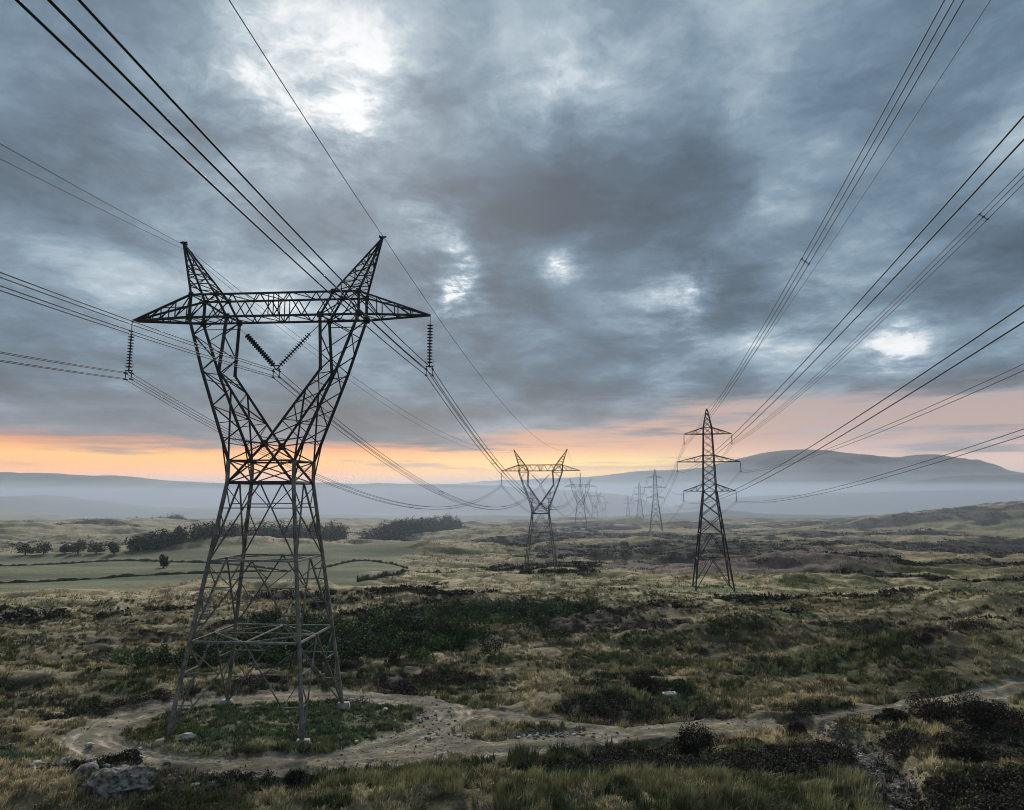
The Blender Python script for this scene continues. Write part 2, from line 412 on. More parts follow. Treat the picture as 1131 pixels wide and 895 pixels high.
def insulator(name, top, start, end, parent, r=.25, pitch=.25, horns=True):
    top, start, end = (np.array(v, float) for v in (top, start, end))
    L = np.linalg.norm(end-start); n = int(L/pitch)
    prof = [(0, .03)]
    for i in range(n):
        t = (i+.25)*L/n
        prof += [(t, .05), (t+.04, r*.5), (t+.08, r), (t+.11, r), (t+.12, r*.3), (t+.13, .05)]
    prof.append((L, .03))
    o = mk(name, *[x if k else x for k, x in enumerate(join([lathe_between(start, end, prof)]))], M_ins, parent)
    bar_part('hanger', [(top, start, .05)], M_steel, o, 'S')
    if horns:
        d = (end-start)/L; hp = []
        for s in (-1, 1):
            P = [end-d*.05, end+np.array([s*.28, 0, 0])-d*.02, end+np.array([s*.38, 0, 0])-d*.25, end+np.array([s*.34, 0, 0])-d*.42]
            hp.append(tube(P, .022, 5))
        mk('arcing_horn', *join(hp), M_steel, o)
    return o

def pt(P0, P1, t): return tuple(a+(b-a)*t for a, b in zip(P0, P1))

# ------------------------------------------------------------------ the wide delta pylon
BS = .27                                             # half side of a four-wire bundle
def zig(Pa, Pb, n, w, start=0):
    """zigzag lacing between two polylines given as functions of t"""
    out = []
    for i in range(n):
        a = Pa(i/n) if (i+start) % 2 == 0 else Pb(i/n)
        b = Pb((i+1)/n) if (i+start) % 2 == 0 else Pa((i+1)/n)
        out.append((a, b, w))
    return out
def poly(*P):
    P = [np.array(p, float) for p in P]; L = [np.linalg.norm(b-a) for a, b in zip(P[:-1], P[1:])]; S = np.cumsum([0]+L)
    def f(t):
        s = t*S[-1]; i = min(int(np.searchsorted(S, s, 'right'))-1, len(L)-1); return P[i]+(P[i+1]-P[i])*((s-S[i])/L[i])
    return f
def lines(P, w): return [(a, b, w) for a, b in zip(P[:-1], P[1:])]

def delta_pylon(loc, rz, label, group, simple=False):
    T = empty('lattice_pylon', loc, rz); tagp(T, label, 'pylon', group)
    hu = lambda z: 5.2+(2.78-5.2)*min(z, 19.1)/19.1
    hv = lambda z: 4.7+(2.23-4.7)*min(z, 19.1)/19.1
    c = lambda su, sv, z: (su*hu(z), sv*hv(z), z)
    CN = [(-1, -1), (1, -1), (1, 1), (-1, 1)]
    for su, sv in CN:
        base = c(su, sv, -.9)
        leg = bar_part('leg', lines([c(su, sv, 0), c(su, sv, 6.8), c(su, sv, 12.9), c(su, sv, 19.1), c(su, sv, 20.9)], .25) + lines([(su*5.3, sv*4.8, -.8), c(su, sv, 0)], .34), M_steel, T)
        if not simple:
            V, F = box((su*5.27, sv*4.77, -.25), (1.25, 1.0, .8), .2*su)
            Vt = V.copy(); Vt[V[:, 2] > -.25, :2] = (Vt[V[:, 2] > -.25, :2]-[su*5.27, sv*4.77])*.72+[su*5.27, sv*4.77]
            mk('footing', Vt, [F], M_conc, leg)
    br = []; rings = []
    lv = [0, 6.8, 12.9, 19.1]
    for fi in range(4):
        (au, av), (bu, bv) = CN[fi], CN[(fi+1) % 4]
        for z0, z1 in zip(lv[:-1], lv[1:]):
            A0, B0, A1, B1 = c(au, av, z0), c(bu, bv, z0), c(au, av, z1), c(bu, bv, z1)
            mid = pt(A1, B1, .5)
            br += [(A0, mid, .125), (B0, mid, .125)]
            for X0, X1 in ((A0, A1), (B0, B1)):
                prev = None
                for t in ((1/3, 2/3) if not simple else (.5,)):
                    g1 = pt(X0, X1, t); g2 = pt(X0, mid, t)
                    br.append((g1, g2, .085))
                    br.append((g2, pt(X0, X1, t+.28), .075))
            g = pt(A0, mid, .62), pt(B0, mid, .62)
            if z0 > 10: br.append((pt(A0, mid, .72), pt(B0, mid, .72), .09))
            elif z0 < 1 and not simple: br.append((pt(A0, mid, .5), pt(A0, mid, .5), .09))
            rings.append((z1, (A1, B1, .15 if z1 < 19 else .24)))
        rings.append((20.9, (c(au, av, 20.9), c(bu, bv, 20.9), .13)))
        br += [(c(au, av, 19.1), c(bu, bv, 20.9), .1), (c(bu, bv, 19.1), c(au, av, 20.9), .1)]
    for z in (6.8, 12.9, 20.9):
        m = [pt(c(*CN[i], z), c(*CN[(i+1) % 4], z), .5) for i in range(4)]
        rings += [(z, (m[i], m[(i+1) % 4], .1)) for i in range(4)]
        if z < 7: rings += [(z, (m[0], m[2], .1)), (z, (m[1], m[3], .1))]
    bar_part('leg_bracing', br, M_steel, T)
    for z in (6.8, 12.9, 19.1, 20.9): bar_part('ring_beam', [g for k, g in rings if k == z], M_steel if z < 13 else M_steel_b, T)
    # the two raking columns: outer chord O, inner chord I, front and back
    n = 7 if not simple else 5
    for s in (-1, 1):
        seg = []; O = {}; I = {}
        for f in (-1, 1):
            Op = [(s*2.78, f*2.23, 20.9), (s*5.85, f*1.55, 28.6), (s*7.45, f*1.2, 33.3)]
            Ip = [(-s*2.78, f*2.23, 19.1), (0, f*1.8, 22.3), (s*4.4, f*1.45, 28.6), (s*4.1, f*1.2, 33.3)]
            seg += lines(Op, .20)+lines(Ip, .21)
            O[f] = poly((s*3.4, f*2.1, 22.4), Op[1], Op[2]); I[f] = poly((s*.4, f*1.78, 22.9), Ip[2], Ip[3])
            seg += zig(O[f], I[f], n, .08, 0)
            seg += [(Op[0], Ip[1], .1), ((s*2.78, f*2.23, 19.1), pt(Op[0], Op[1], .25), .0901), (pt(Op[0], Op[1], .25), Ip[1], .09)]
            seg += [(O[f](t), I[f](t), .07) for t in np.linspace(.15, .95, n//2)]
            # mid chord of the widest part
            seg += [((s*2.78, f*2.23, 20.9), I[f](.42), .12)]
        seg += zig(O[-1], O[1], n, .085)+zig(I[-1], I[1], n, .085)
        seg += [(O[-1](t), O[1](t), .07) for t in np.linspace(0, 1, n//2)]+[(I[-1](t), I[1](t), .07) for t in np.linspace(0, 1, n//2)]
        for f in (-1, 1):
            seg += [((s*7.45, f*1.2, 33.3), (s*7.4, f*1.2, 35.3), .2), ((s*4.1, f*1.2, 33.3), (s*5.2, f*1.2, 35.3), .2),
                    ((s*7.45, f*1.2, 33.3), (s*5.2, f*1.2, 35.3), .1), ((s*4.1, f*1.2, 33.3), (s*7.4, f*1.2, 35.3), .1)]
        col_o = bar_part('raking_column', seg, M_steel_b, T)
        if not simple:
            for f in (-1, 1):
                for x, z, w in ((0, 22.3, .62), (s*7.45, 33.3, .55), (s*4.1, 33.3, .5), (s*4.4, 28.6, .3), (s*7.4, 35.3, .42), (s*5.2, 35.3, .42)):
                    if x == 0 and s == 1: continue
                    y = {22.3: 1.8, 28.6: 1.45}.get(z, 1.2)
                    gV, gF = box((x, f*(y+.03), z), (w, .05, w)); mk('gusset_plate', gV, [gF], M_steel_b, col_o)
        # earth wire peak
        tip = (s*9.05, 0, 40.4); seg = []; cr = [(s*7.4, -1.2, 35.3), (s*7.4, 1.2, 35.3), (s*5.2, 1.2, 35.3), (s*5.2, -1.2, 35.3)]
        seg += [(p, tip, .15) for p in cr]
        for i in range(4):
            a, b = poly(cr[i], tip), poly(cr[(i+1) % 4], tip)
            seg += zig(lambda t, a=a: a(t*.9), lambda t, b=b: b(t*.9), 6, .075)
            seg += [(a(t), b(t), .07) for t in (0, .2, .38, .55)]
        seg += [((s*8.9, -.3, 40.4), (s*8.9, .3, 40.4), .2), ((s*8.7, 0, 40.45), (s*9.35, 0, 40.45), .14)]
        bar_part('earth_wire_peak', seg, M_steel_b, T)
        # side arm
        tip = (s*13.35, 0, 33.35); seg = []
        for f in (-1, 1):
            t_, b_ = (s*7.4, f*1.2, 35.3), (s*7.45, f*1.2, 33.3)
            seg += [(t_, tip, .16), (b_, tip, .2)]
            a, b = poly(b_, tip), poly(t_, tip)
            for k in (.25, .5, .72): seg.append((a(k), b(k), .075))
            seg += [(b(0), a(.25), .08), (b(.25), a(.5), .075), (b(.5), a(.72), .07)]
        a, b = poly((s*7.45, -1.2, 33.3), tip), poly((s*7.45, 1.2, 33.3), tip)
        seg += zig(a, b, 5, .08); a, b = poly((s*7.4, -1.2, 35.3), tip), poly((s*7.4, 1.2, 35.3), tip); seg += zig(a, b, 4, .07)
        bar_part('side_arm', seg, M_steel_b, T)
        # outer insulator string with its yoke
        ins = insulator('insulator_string', (s*13.35, 0, 33.3), (s*13.35, 0, 32.6), (s*13.35, 0, 29.15), T)
        bar_part('yoke_plate', [((s*13.35-.33, 0, 28.9), (s*13.35+.33, 0, 28.9), .09), ((s*13.35, 0, 29.15), (s*13.35, 0, 28.8), .08)] +
                 [((s*13.35+u*BS, 0, 28.9), (s*13.35+u*BS, 0, 28.4+v*BS), .05) for u in (-1, 1) for v in (-1, 1)] +
                 [((s*13.35+u*BS, -.25, 28.4+v*BS), (s*13.35+u*BS, .25, 28.4+v*BS), .11) for u in (-1, 1) for v in (-1, 1)], M_steel_b, ins, 'S')
        vi = insulator('insulator_string', (s*4.3, 0, 33.3), (s*2.85, 0, 31.95), (s*.3, 0, 29.2), T, horns=False)
    seg = []
    for f in (-1, 1):
        a, b = poly((-7.4, f*1.2, 35.3), (7.4, f*1.2, 35.3)), poly((-7.45, f*1.2, 33.3), (7.45, f*1.2, 33.3))
        seg += [((-7.4, f*1.2, 35.3), (7.4, f*1.2, 35.3), .19), ((-7.45, f*1.2, 33.3), (7.45, f*1.2, 33.3), .2)]
        seg += zig(b, a, 12, .09)
        seg += [(a(.5), b(.5), .09), (a(.47), b(.47), .08), (a(.53), b(.53), .08)]
    for z, w in ((35.3, .08), (33.3, .08)):
        seg += zig(poly((-7.4, -1.2, z), (7.4, -1.2, z)), poly((-7.4, 1.2, z), (7.4, 1.2, z)), 10, w)
        seg += [((x, -1.2, z), (x, 1.2, z), .08) for x in (-7.4, -5.2, -2.6, 0, 2.6, 5.2, 7.4)]
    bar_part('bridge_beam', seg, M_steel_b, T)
    bar_part('yoke_plate', [((-.33, 0, 29.15), (.33, 0, 29.15), .1), ((-.3, 0, 29.15), (0, 0, 28.8), .08), ((.3, 0, 29.15), (0, 0, 28.8), .08), ((-.33, 0, 28.85), (.33, 0, 28.85), .09)] +
             [((u*BS, 0, 28.85), (u*BS, 0, 28.4+v*BS), .05) for u in (-1, 1) for v in (-1, 1)] +
             [((u*BS, -.25, 28.4+v*BS), (u*BS, .25, 28.4+v*BS), .11) for u in (-1, 1) for v in (-1, 1)], M_steel_b, T, 'S')
    return T

def copy_tree(o, parent=None):
    c = o.copy(); col.objects.link(c); c.parent = parent
    for ch in list(o.children): copy_tree(ch, c)
    return c

LA = [((-20.3, 60, -18.0), 4.5), ((9.6, 239, -24.9), 9.0), ((55.7, 580, -25.9), 8.3), ((110, 950, -34.5), 9.0), ((180, 1400, -47.5), 9.0)]
GA = 'wide delta pylons receding into the mist'
la_labels = ['huge dark delta pylon in the ring of dirt track at left', 'delta pylon standing second in line, centre of the moor', 'faint delta pylon third in line, at the edge of the mist',
             'fainter small delta pylon fourth in line behind the third', 'barely visible farthest delta pylon in the mist']
P1 = delta_pylon(LA[0][0], R(-LA[0][1]), la_labels[0], GA)
P2 = delta_pylon(LA[1][0], R(-LA[1][1]), la_labels[1], GA, simple=True)
for (loc, hd), lb in zip(LA[2:], la_labels[2:]):
    o = copy_tree(P2); o.location = loc; o.rotation_euler = (0, 0, R(-hd)); o['label'] = lb

# ------------------------------------------------------------------ the slender three-arm pylon
def mast_pylon(loc, rz, label, group):
    T = empty('lattice_pylon', loc, rz); tagp(T, label, 'pylon', group)
    zz = [0, 24.2, 33.3, 40.4, 45]; bb = [4.6, 1.6, 1.3, 1.02, .16]
    b = lambda z: float(np.interp(z, zz, bb))
    c = lambda su, sv, z: (su*b(z), sv*b(z), z)
    CN = [(-1, -1), (1, -1), (1, 1), (-1, 1)]
    for su, sv in CN:
        lg = bar_part('leg', lines([(su*4.75, sv*4.75, -1.2), c(su, sv, 0), c(su, sv, 24.2)], .34), M_steel_b, T)
        mk('footing', *[(x if i == 0 else [x]) for i, x in enumerate(box((su*4.65, sv*4.65, -.4), (1.2, 1.2, 1.3)))], M_conc, lg)
    lv = [0, 7.5, 13.5, 18, 21.4, 24.2]
    br = []
    for fi in range(4):
        (au, av), (bu, bv) = CN[fi], CN[(fi+1) % 4]
        for k, (z0, z1) in enumerate(zip(lv[:-1], lv[1:])):
            A0, B0, A1, B1 = c(au, av, z0), c(bu, bv, z0), c(au, av, z1), c(bu, bv, z1)
            if k < 2:
                m = pt(A1, B1, .5); br += [(A0, m, .15), (B0, m, .15), (A1, B1, .14)]
                br += [(pt(A0, A1, .5), pt(A0, m, .5), .09), (pt(B0, B1, .5), pt(B0, m, .5), .09)]
            else:
                br += [(A0, B1, .16), (B0, A1, .16)]
    bar_part('leg_bracing', br, M_steel_b, T)
    seg = []
    lv = [24.2, 26, 27.9, 29.8, 31.6, 33.3, 35.1, 36.9, 38.7, 40.4, 41.9, 43.2, 44.3]
    for su, sv in CN: seg += lines([c(su, sv, z) for z in (24.2, 33.3, 40.4, 45)], .24)
    for fi in range(4):
        (au, av), (bu, bv) = CN[fi], CN[(fi+1) % 4]
        for z0, z1 in zip(lv[:-1], lv[1:]):
            seg += [(c(au, av, z0), c(bu, bv, z1), .11), (c(bu, bv, z0), c(au, av, z1), .11)]
        for z in (24.2, 26, 31.6, 33.3, 38.7, 40.4): seg.append((c(au, av, z), c(bu, bv, z), .14))
    seg.append(((0, 0, 44.6), (0, 0, 45.3), .2))
    bar_part('mast_body', seg, M_steel_b, T)
    for zb, zt, L in ((24.2, 26, 6.45), (31.6, 33.3, 7.8), (38.7, 40.4, 5.9)):
        for s in (-1, 1):
            tip = (s*L, 0, zb+.05); seg = []
            for f in (-1, 1):
                B_, T_ = (s*b(zb), f*b(zb), zb), (s*b(zt), f*b(zt), zt)
                seg += [(B_, tip, .19), (T_, tip, .17)]
                a, d = poly(B_, tip), poly(T_, tip)
                seg += [(a(.33), d(.33), .09), (a(.62), d(.62), .08), (d(0), a(.33), .09), (d(.33), a(.62), .08)]
            a, d = poly((s*b(zb), -b(zb), zb), tip), poly((s*b(zb), b(zb), zb), tip); seg += zig(a, d, 4, .08)
            bar_part('cross_arm', seg, M_steel_b, T)
            ins = insulator('insulator_string', (s*L, 0, zb), (s*L, 0, zb-.3), (s*L, 0, zb-2.4), T, r=.17, horns=False)
            bar_part('yoke_plate', [((s*L-.3, 0, zb-2.45), (s*L+.3, 0, zb-2.45), .12), ((s*L, -.3, zb-2.6), (s*L, .3, zb-2.6), .12)], M_steel_b, ins, 'S')
    return T
LB = [((50, 180, -23.0), 10), ((104.7, 520, -25.6), 8.2), ((141, 787, -30.0), 7.6), ((187, 1150, -44), 7.5)]
GB = 'slender three-armed pylons receding into the mist'
lb_labels = ['tall slender three-armed pylon on the green knoll at right', 'small three-armed pylon second in its line, left of the tall one', 'faint three-armed pylon third in its line in the mist', 'farthest three-armed pylon almost lost in mist']
Q1 = mast_pylon(LB[0][0], R(-10), lb_labels[0], GB)
for (loc, hd), lb in zip(LB[1:], lb_labels[1:]):
    o = copy_tree(Q1); o.location = loc; o.rotation_euler = (0, 0, R(-hd)); o['label'] = lb

# ------------------------------------------------------------------ conductors
def at(T, u, z):
    (x, y, z0), hd = T; t = R(hd); return np.array([x+u*math.cos(t), y-u*math.sin(t), z0+z])
def span_pts(A, B, S, n):
    t = np.linspace(0, 1, n); P = A[None]*(1-t)[:, None]+B[None]*t[:, None]; P[:, 2] -= 4*S*t*(1-t); return P
def route(anchors, sags, ns=(70, 60, 30, 20, 14, 12)):
    out = []
    for A, B, S, n in zip(anchors[:-1], anchors[1:], sags, ns):
        P = span_pts(A, B, S, n); out.append(P if not out else P[1:])
    return np.vstack(out)
def bundle(label, group, anchors, sags, offs, r, spacer_t=(), heads=None, rr=None):
    T = empty('conductor_bundle', tuple(anchors[1])); tagp(T, label, 'power line', group)
    base = route(anchors, sags)-anchors[1]
    side = np.array([math.cos(R(6)), -math.sin(R(6)), 0])
    for u, v in offs:
        V, F = tube(base+side*u+np.array([0, 0, v]), r, 5); mk('wire', V, [F], M_wire, T, smooth=True)
    for sp, t in spacer_t:
        A, B, S = anchors[sp], anchors[sp+1], sags[sp]
        c = A*(1-t)+B*t; c[2] -= 4*S*t*(1-t); c = c-anchors[1]
        cs = [c+side*u+np.array([0, 0, v]) for u, v in offs]
        seg = [(cs[i], cs[(i+1) % len(cs)], .04) for i in range(len(cs) if len(cs) > 2 else 1)]
        seg += [(q_+np.array([0, -.12, 0]), q_+np.array([0, .12, 0]), .085) for q_ in cs]
        bar_part('spacer', seg, M_steel_b, T, 'S')
    return T
T0A = ((-23.5, -120, 0), 1.0)
four = [(-BS, -BS), (BS, -BS), (BS, BS), (-BS, BS)]
sA = [4, 9.4, 14, 15, 16]
for u, z0, nm, sp in ((13.35, 14.88, 'right', ((0, .35), (1, .16), (1, .5))), (0, 13.87, 'middle', ((0, .22), (1, .3), (1, .72))), (-13.35, 10.03, 'left', ((0, .12), (1, .45), (1, .62)))):
    an = [at(T0A, u*.9625, z0)]+[at(t, u, 28.4) for t in LA]
    bundle(f'four dark wires held by the {nm} insulator of the huge delta pylon', 'bundled conductors of the delta pylon line', an, sA, four, .030, sp)
def earth(label, group, an, sags, r=.024):
    base = route(an, sags)-an[1]
    V, F = tube(base, r, 5); o = mk('earth_wire', V, [F], M_wire, None, smooth=True, loc=tuple(an[1]))
    return tagp(o, label, 'power line', group)
GE = 'thin earth wires along the peaks'
earth('thin earth wire from the right peak of the huge delta pylon', GE, [at(T0A, 9.05, 24.88)]+[at(t, 9.2, 40.3) for t in LA], [4, 5.5, 9, 9, 9])
earth('upper of two thin earth wires at the left peak of the huge delta pylon', GE, [at(T0A, -9.05, 20.2)]+[at(t, -9.15, 40.3) for t in LA], [4, 5.5, 9, 9, 9])
earth('lower of two thin earth wires at the left peak of the huge delta pylon', GE, [at(T0A, -9.05, 16.9)]+[at(t, -9.15, 39.9) for t in LA], [4.3, 6.2, 9, 9, 9], .02)
T0B = ((8, -60, 0), 11.0)
two = [(-.13, .16), (.13, -.16)]; three = [(-.24, .2), (0, 0), (.24, -.2)]
sB = [5, 11, 9, 10]
for u, zt, z0, nm, of in ((-5.9, 36.1, 28.72, 'upper left', three), (-7.8, 29, 17.89, 'middle left', two), (5.9, 36.1, 33.21, 'upper right', three), (-6.45, 21.6, 15.63, 'lower left', two), (7.8, 29, 19.9, 'middle right', two), (6.45, 21.6, 17.33, 'lower right', two)):
    an = [at(T0B, u, z0)]+[at(t, u, zt) for t in LB]
    bundle(f'{"three" if len(of) == 3 else "two"} wires held by the {nm} arm of the tall slender pylon', 'bundled conductors of the slender pylon line', an, sB, of, .028, ((0, .45),) if len(of) == 3 else ())
earth('thin earth wire running over the top of the tall slender pylon', GE, [at(T0B, 0, 34.45)]+[at(t, 0, 45.1) for t in LB], [5, 8, 7, 8], .022)

# ------------------------------------------------------------------ vegetation
def scatter(n, r0, r1, amax=47, power=1.0):
    a = np.radians(rng.uniform(-amax, amax, n)); u = rng.uniform(0, 1, n)
    if power == 1.0: r = r0*(r1/r0)**u            # even in log distance: even in the picture
    else: r = np.sqrt(r0*r0+(r1*r1-r0*r0)*u)
    return r*np.sin(a), r*np.cos(a)

def blades(x, y, z, h, spread, tint, k, w, lean=.45, seg=2):
    n = len(x); N = n*k
    X = np.repeat(x, k); Y = np.repeat(y, k); Z = np.repeat(z, k); Hh = np.repeat(h, k)*rng.uniform(.55, 1.1, N); S = np.repeat(spread, k)
    th = rng.uniform(0, 2*math.pi, N); rr = np.sqrt(rng.uniform(0, 1, N))*S
    bx = X+np.cos(th)*rr; by = Y+np.sin(th)*rr
    ld = th+rng.normal(0, .7, N); lm = rng.uniform(.1, 1, N)*lean
    dx = np.cos(ld)*lm+.10; dy = np.sin(ld)*lm
    wa = rng.uniform(0, math.pi, N); W = w*rng.uniform(.6, 1.3, N) if np.isscalar(w) else np.repeat(w, k)*rng.uniform(.6, 1.3, N)
    px, py = np.cos(wa)*W/2, np.sin(wa)*W/2
    b = np.stack([bx, by, Z-.05], -1); P = np.stack([px, py, px*0], -1)
    m = b+np.stack([dx*Hh*.4, dy*Hh*.4, Hh*.62], -1); t = b+np.stack([dx*Hh*1.1, dy*Hh*1.1, Hh*(1-.35*lm)], -1)
    c = np.repeat(tint, k, 0)*rng.uniform(.65, 1.35, (N, 1))
    if seg == 2:
        V = np.stack([b-P, b+P, m+P*.75, m-P*.75, t], 1).reshape(-1, 3)
        i = np.arange(N)[:, None]*5
        F = [i+np.array([0, 1, 2, 3]), i+np.array([3, 2, 4])]
        C = np.repeat(c, 5, 0)
    else:
        V = np.stack([b-P, b+P, t], 1).reshape(-1, 3); i = np.arange(N)[:, None]*3; F = [i+np.array([0, 1, 2])]; C = np.repeat(c, 3, 0)
    return V, F, C

def veg_keep(x, y, field=True):
    tr, rut, cut = masks(x, y)
    k = rng.uniform(0, 1, len(x)) > np.maximum(tr*(1.0+.3*rut), cut*.85)
    k &= gorse_mask(x, y) < .5
    return k

# moor grass tussocks close by
x, y = scatter(80000, 27, 170); k = veg_keep(x, y) & (fbm(x/2.2, y/1.7, 81, 3) > .43) & (heath_mask(x, y) < .6); x, y = x[k], y[k]
pad = np.exp(-(((x+19.5)/11)**4+((y-59.5)/8)**4)); k = rng.uniform(0, 1, len(x)) > pad*.15; x, y = x[k], y[k]; pad = pad[k]
xe, ye = rng.uniform(-29, -8.5, 2600), rng.uniform(52, 66.5, 2600); k = veg_keep(xe, ye) & (fbm(xe/1.8, ye/1.5, 87, 3) > .42); x = np.append(x, xe[k]); y = np.append(y, ye[k]); pad = np.append(pad, np.full(k.sum(), .9))
z = H(x, y); tv = rng.uniform(0, 1, len(x))[:, None]; tint = ground_colour(x, y)*(.55+1.15*tv)+.01+np.array([.05,.04,.02])*(tv > .7)
h = (.28+.50*fbm(x/5, y/4, 82))*(1-.45*pad)*rng.uniform(.6, 1.3, len(x))
V, F, C = blades(x, y, z, h, .10+.22*rng.uniform(0, 1, len(x)), tint, 20, .03+.0004*np.hypot(x, y), .75)
g = mk('grass', V, F, M_blade, cols=C); tagp(g, 'tussocky tan and olive moor grass around the track and pylon', kind='stuff')
# tussocks farther off
x, y = scatter(34000, 140, 480); k = (fbm(x/9, y/6, 83, 3) > .42) & (field_mask(x, y) < .2) & (gorse_mask(x, y) < .5); x, y = x[k], y[k]
z = H(x, y); tint = ground_colour(x, y)*rng.uniform(.6, 1.7, len(x))[:, None]+.005; d = np.hypot(x, y)
V, F, C = blades(x, y, z, (.4+.3*rng.uniform(0, 1, len(x)))*(1+d*.001), .3+d*.0022, tint, 7, .08+d*.0006, .8, 1)
g = mk('grass', V, F, M_blade, cols=C); tagp(g, 'rough grass tussocks out on the middle distance moor', kind='stuff')
# tall rushes on the near bank
x, y = rng.uniform(-14, 21, 5200), rng.uniform(38, 53.5, 5200)
k = veg_keep(x, y) & (fbm(x/3, y/2, 84, 3) > .5) & (heath_mask(x, y) < .5); x, y = x[k], y[k]
xx, yy = rng.uniform(10, 60, 2600), rng.uniform(61, 88, 2600); k = veg_keep(xx, yy) & (fbm(xx/5, yy/3, 85, 3) > .52); x = np.append(x, xx[k]); y = np.append(y, yy[k])
z = H(x, y); gm = fbm(x/2.2, y/2.2, 86)[:, None]
tint = (np.array([.075,.088,.036])*(1.5-gm)+np.array([.27,.23,.13])*sstep(.42, .62, gm))*rng.uniform(.5, 1.5, len(x))[:, None]
V, F, C = blades(x, y, z, .5+.75*rng.uniform(0, 1, len(x))**1.5, .16+.14*rng.uniform(0, 1, len(x)), tint, 30, .03, .45)
g = mk('rushes', V, F, M_blade, cols=C); tagp(g, 'tall green and straw rushes on the near bank below the track', kind='stuff')

def cards(P, size, tint, flat=.0):
    n = len(P); a = rng.normal(size=(n, 3)); a /= np.linalg.norm(a, axis=1)[:, None]
    b = rng.normal(size=(n, 3)); b -= (b*a).sum(1)[:, None]*a; b /= np.linalg.norm(b, axis=1)[:, None]
    s = (size*rng.uniform(.5, 1.3, n))[:, None]
    V = np.stack([P-a*s, P-b*s*.45, P+a*s, P+b*s*.45], 1).reshape(-1, 3)
    F = np.arange(n*4).reshape(n, 4)
    return V, F, np.repeat(tint*rng.uniform(.55, 1.5, (n, 1)), 4, 0)

def lump(n, rx, ry, rz, seed, lobes=7):
    """points through the shell of a bush made of several uneven lobes"""
    r_ = np.random.default_rng(seed)
    L = [(0, 0, .25*rz, .75)]+[(r_.uniform(-.7, .7)*rx, r_.uniform(-.7, .7)*ry, r_.uniform(.1, .75)*rz, r_.uniform(.3, .6)) for _ in range(lobes)]
    w = np.array([l[3]**2 for l in L]); w /= w.sum(); ch = r_.choice(len(L), n, p=w)
    d = r_.normal(size=(n, 3)); d /= np.linalg.norm(d, axis=1)[:, None]
    rr = r_.uniform(.25, 1, n)**.45*(1+r_.normal(0, .12, n))
    c = np.array([[l[0], l[1], l[2]] for l in L])[ch]; s = np.array([l[3] for l in L])[ch]
    P = c+d*rr[:, None]*s[:, None]*np.array([rx, ry, rz*.8]); P[:, 2] = np.abs(P[:, 2])
    return P

def mass(name, label, xs, ys, rs, hs, n_per, size, tints, seed, kind='stuff', cull=None):
    Ps = []; Cs = []; Ss = []
    zs = H(np.array(xs), np.array(ys))
    for i, (x_, y_, r_, h_, z_) in enumerate(zip(xs, ys, rs, hs, zs)):
        P = lump(n_per, r_, r_, h_, seed+i, 4)+np.array([x_, y_, z_-.05]); Ps.append(P)
        Cs.append(np.repeat(np.array(tints[i % len(tints)])[None], n_per, 0)*rng.uniform(.75, 1.3)); Ss.append(np.full(n_per, size))
    V, F, C = cards(np.vstack(Ps), np.concatenate(Ss), np.vstack(Cs))
    o = mk(name, V, [F], M_leaf, cols=C); return tagp(o, label, kind=kind)

# gorse thicket behind the pylon
xs, ys = rng.uniform(-62, 24, 2600), rng.uniform(76, 148, 2600); m = gorse_mask(xs, ys) > .55; xs, ys = xs[m][:440], ys[m][:440]
ex, ey = rng.uniform(-66, 28, 400), rng.uniform(72, 150, 400); m = (gorse_mask(ex, ey) < .5) & (ell(ex, ey, -18, 104, 30, 24, 20, 66, .3) > .5) & (fbm(ex/6, ey/4, 67, 3) > .52); xs = np.append(xs, ex[m][:50]); ys = np.append(ys, ey[m][:50])
far = ys > 112
mass('gorse', 'dark green gorse thicket spreading behind the huge delta pylon', xs, ys, rng.uniform(.9, 3.0, len(xs)), rng.uniform(.8, 2.9, len(xs)), 460, .17,
     [(.05,.068,.03), (.062,.10,.036), (.034,.046,.024), (.042,.06,.03), (.085,.14,.045), (.038,.05,.026), (.06,.062,.03)], 500)
# heather over the dark patches
x, y = scatter(30000, 30, 130); m = (heath_mask(x, y) > .5) & veg_keep(x, y); x, y = x[m][:5200], y[m][:5200]
mass('heather', 'dark brown heather covering the banks and hummocks beside the track', x, y, rng.uniform(.5, 1.1, len(x)), rng.uniform(.3, .75, len(x)), 170, .085,
     [(.05,.04,.032), (.065,.052,.038), (.04,.04,.028), (.055,.06,.03)], 900)
x, y = scatter(30000, 130, 700); m = (heath_mask(x, y) > .5); x, y = x[m][:5500], y[m][:5500]
mass('heather', 'dark heather patches across the middle distance moor', x, y, .8+np.hypot(x, y)*.006*rng.uniform(.5, 1.2, len(x)), rng.uniform(.4, .9, len(x))*(1+np.hypot(x, y)*.001), 34, .45,
     [(.05,.042,.036), (.06,.05,.04), (.045,.048,.034)], 1900)

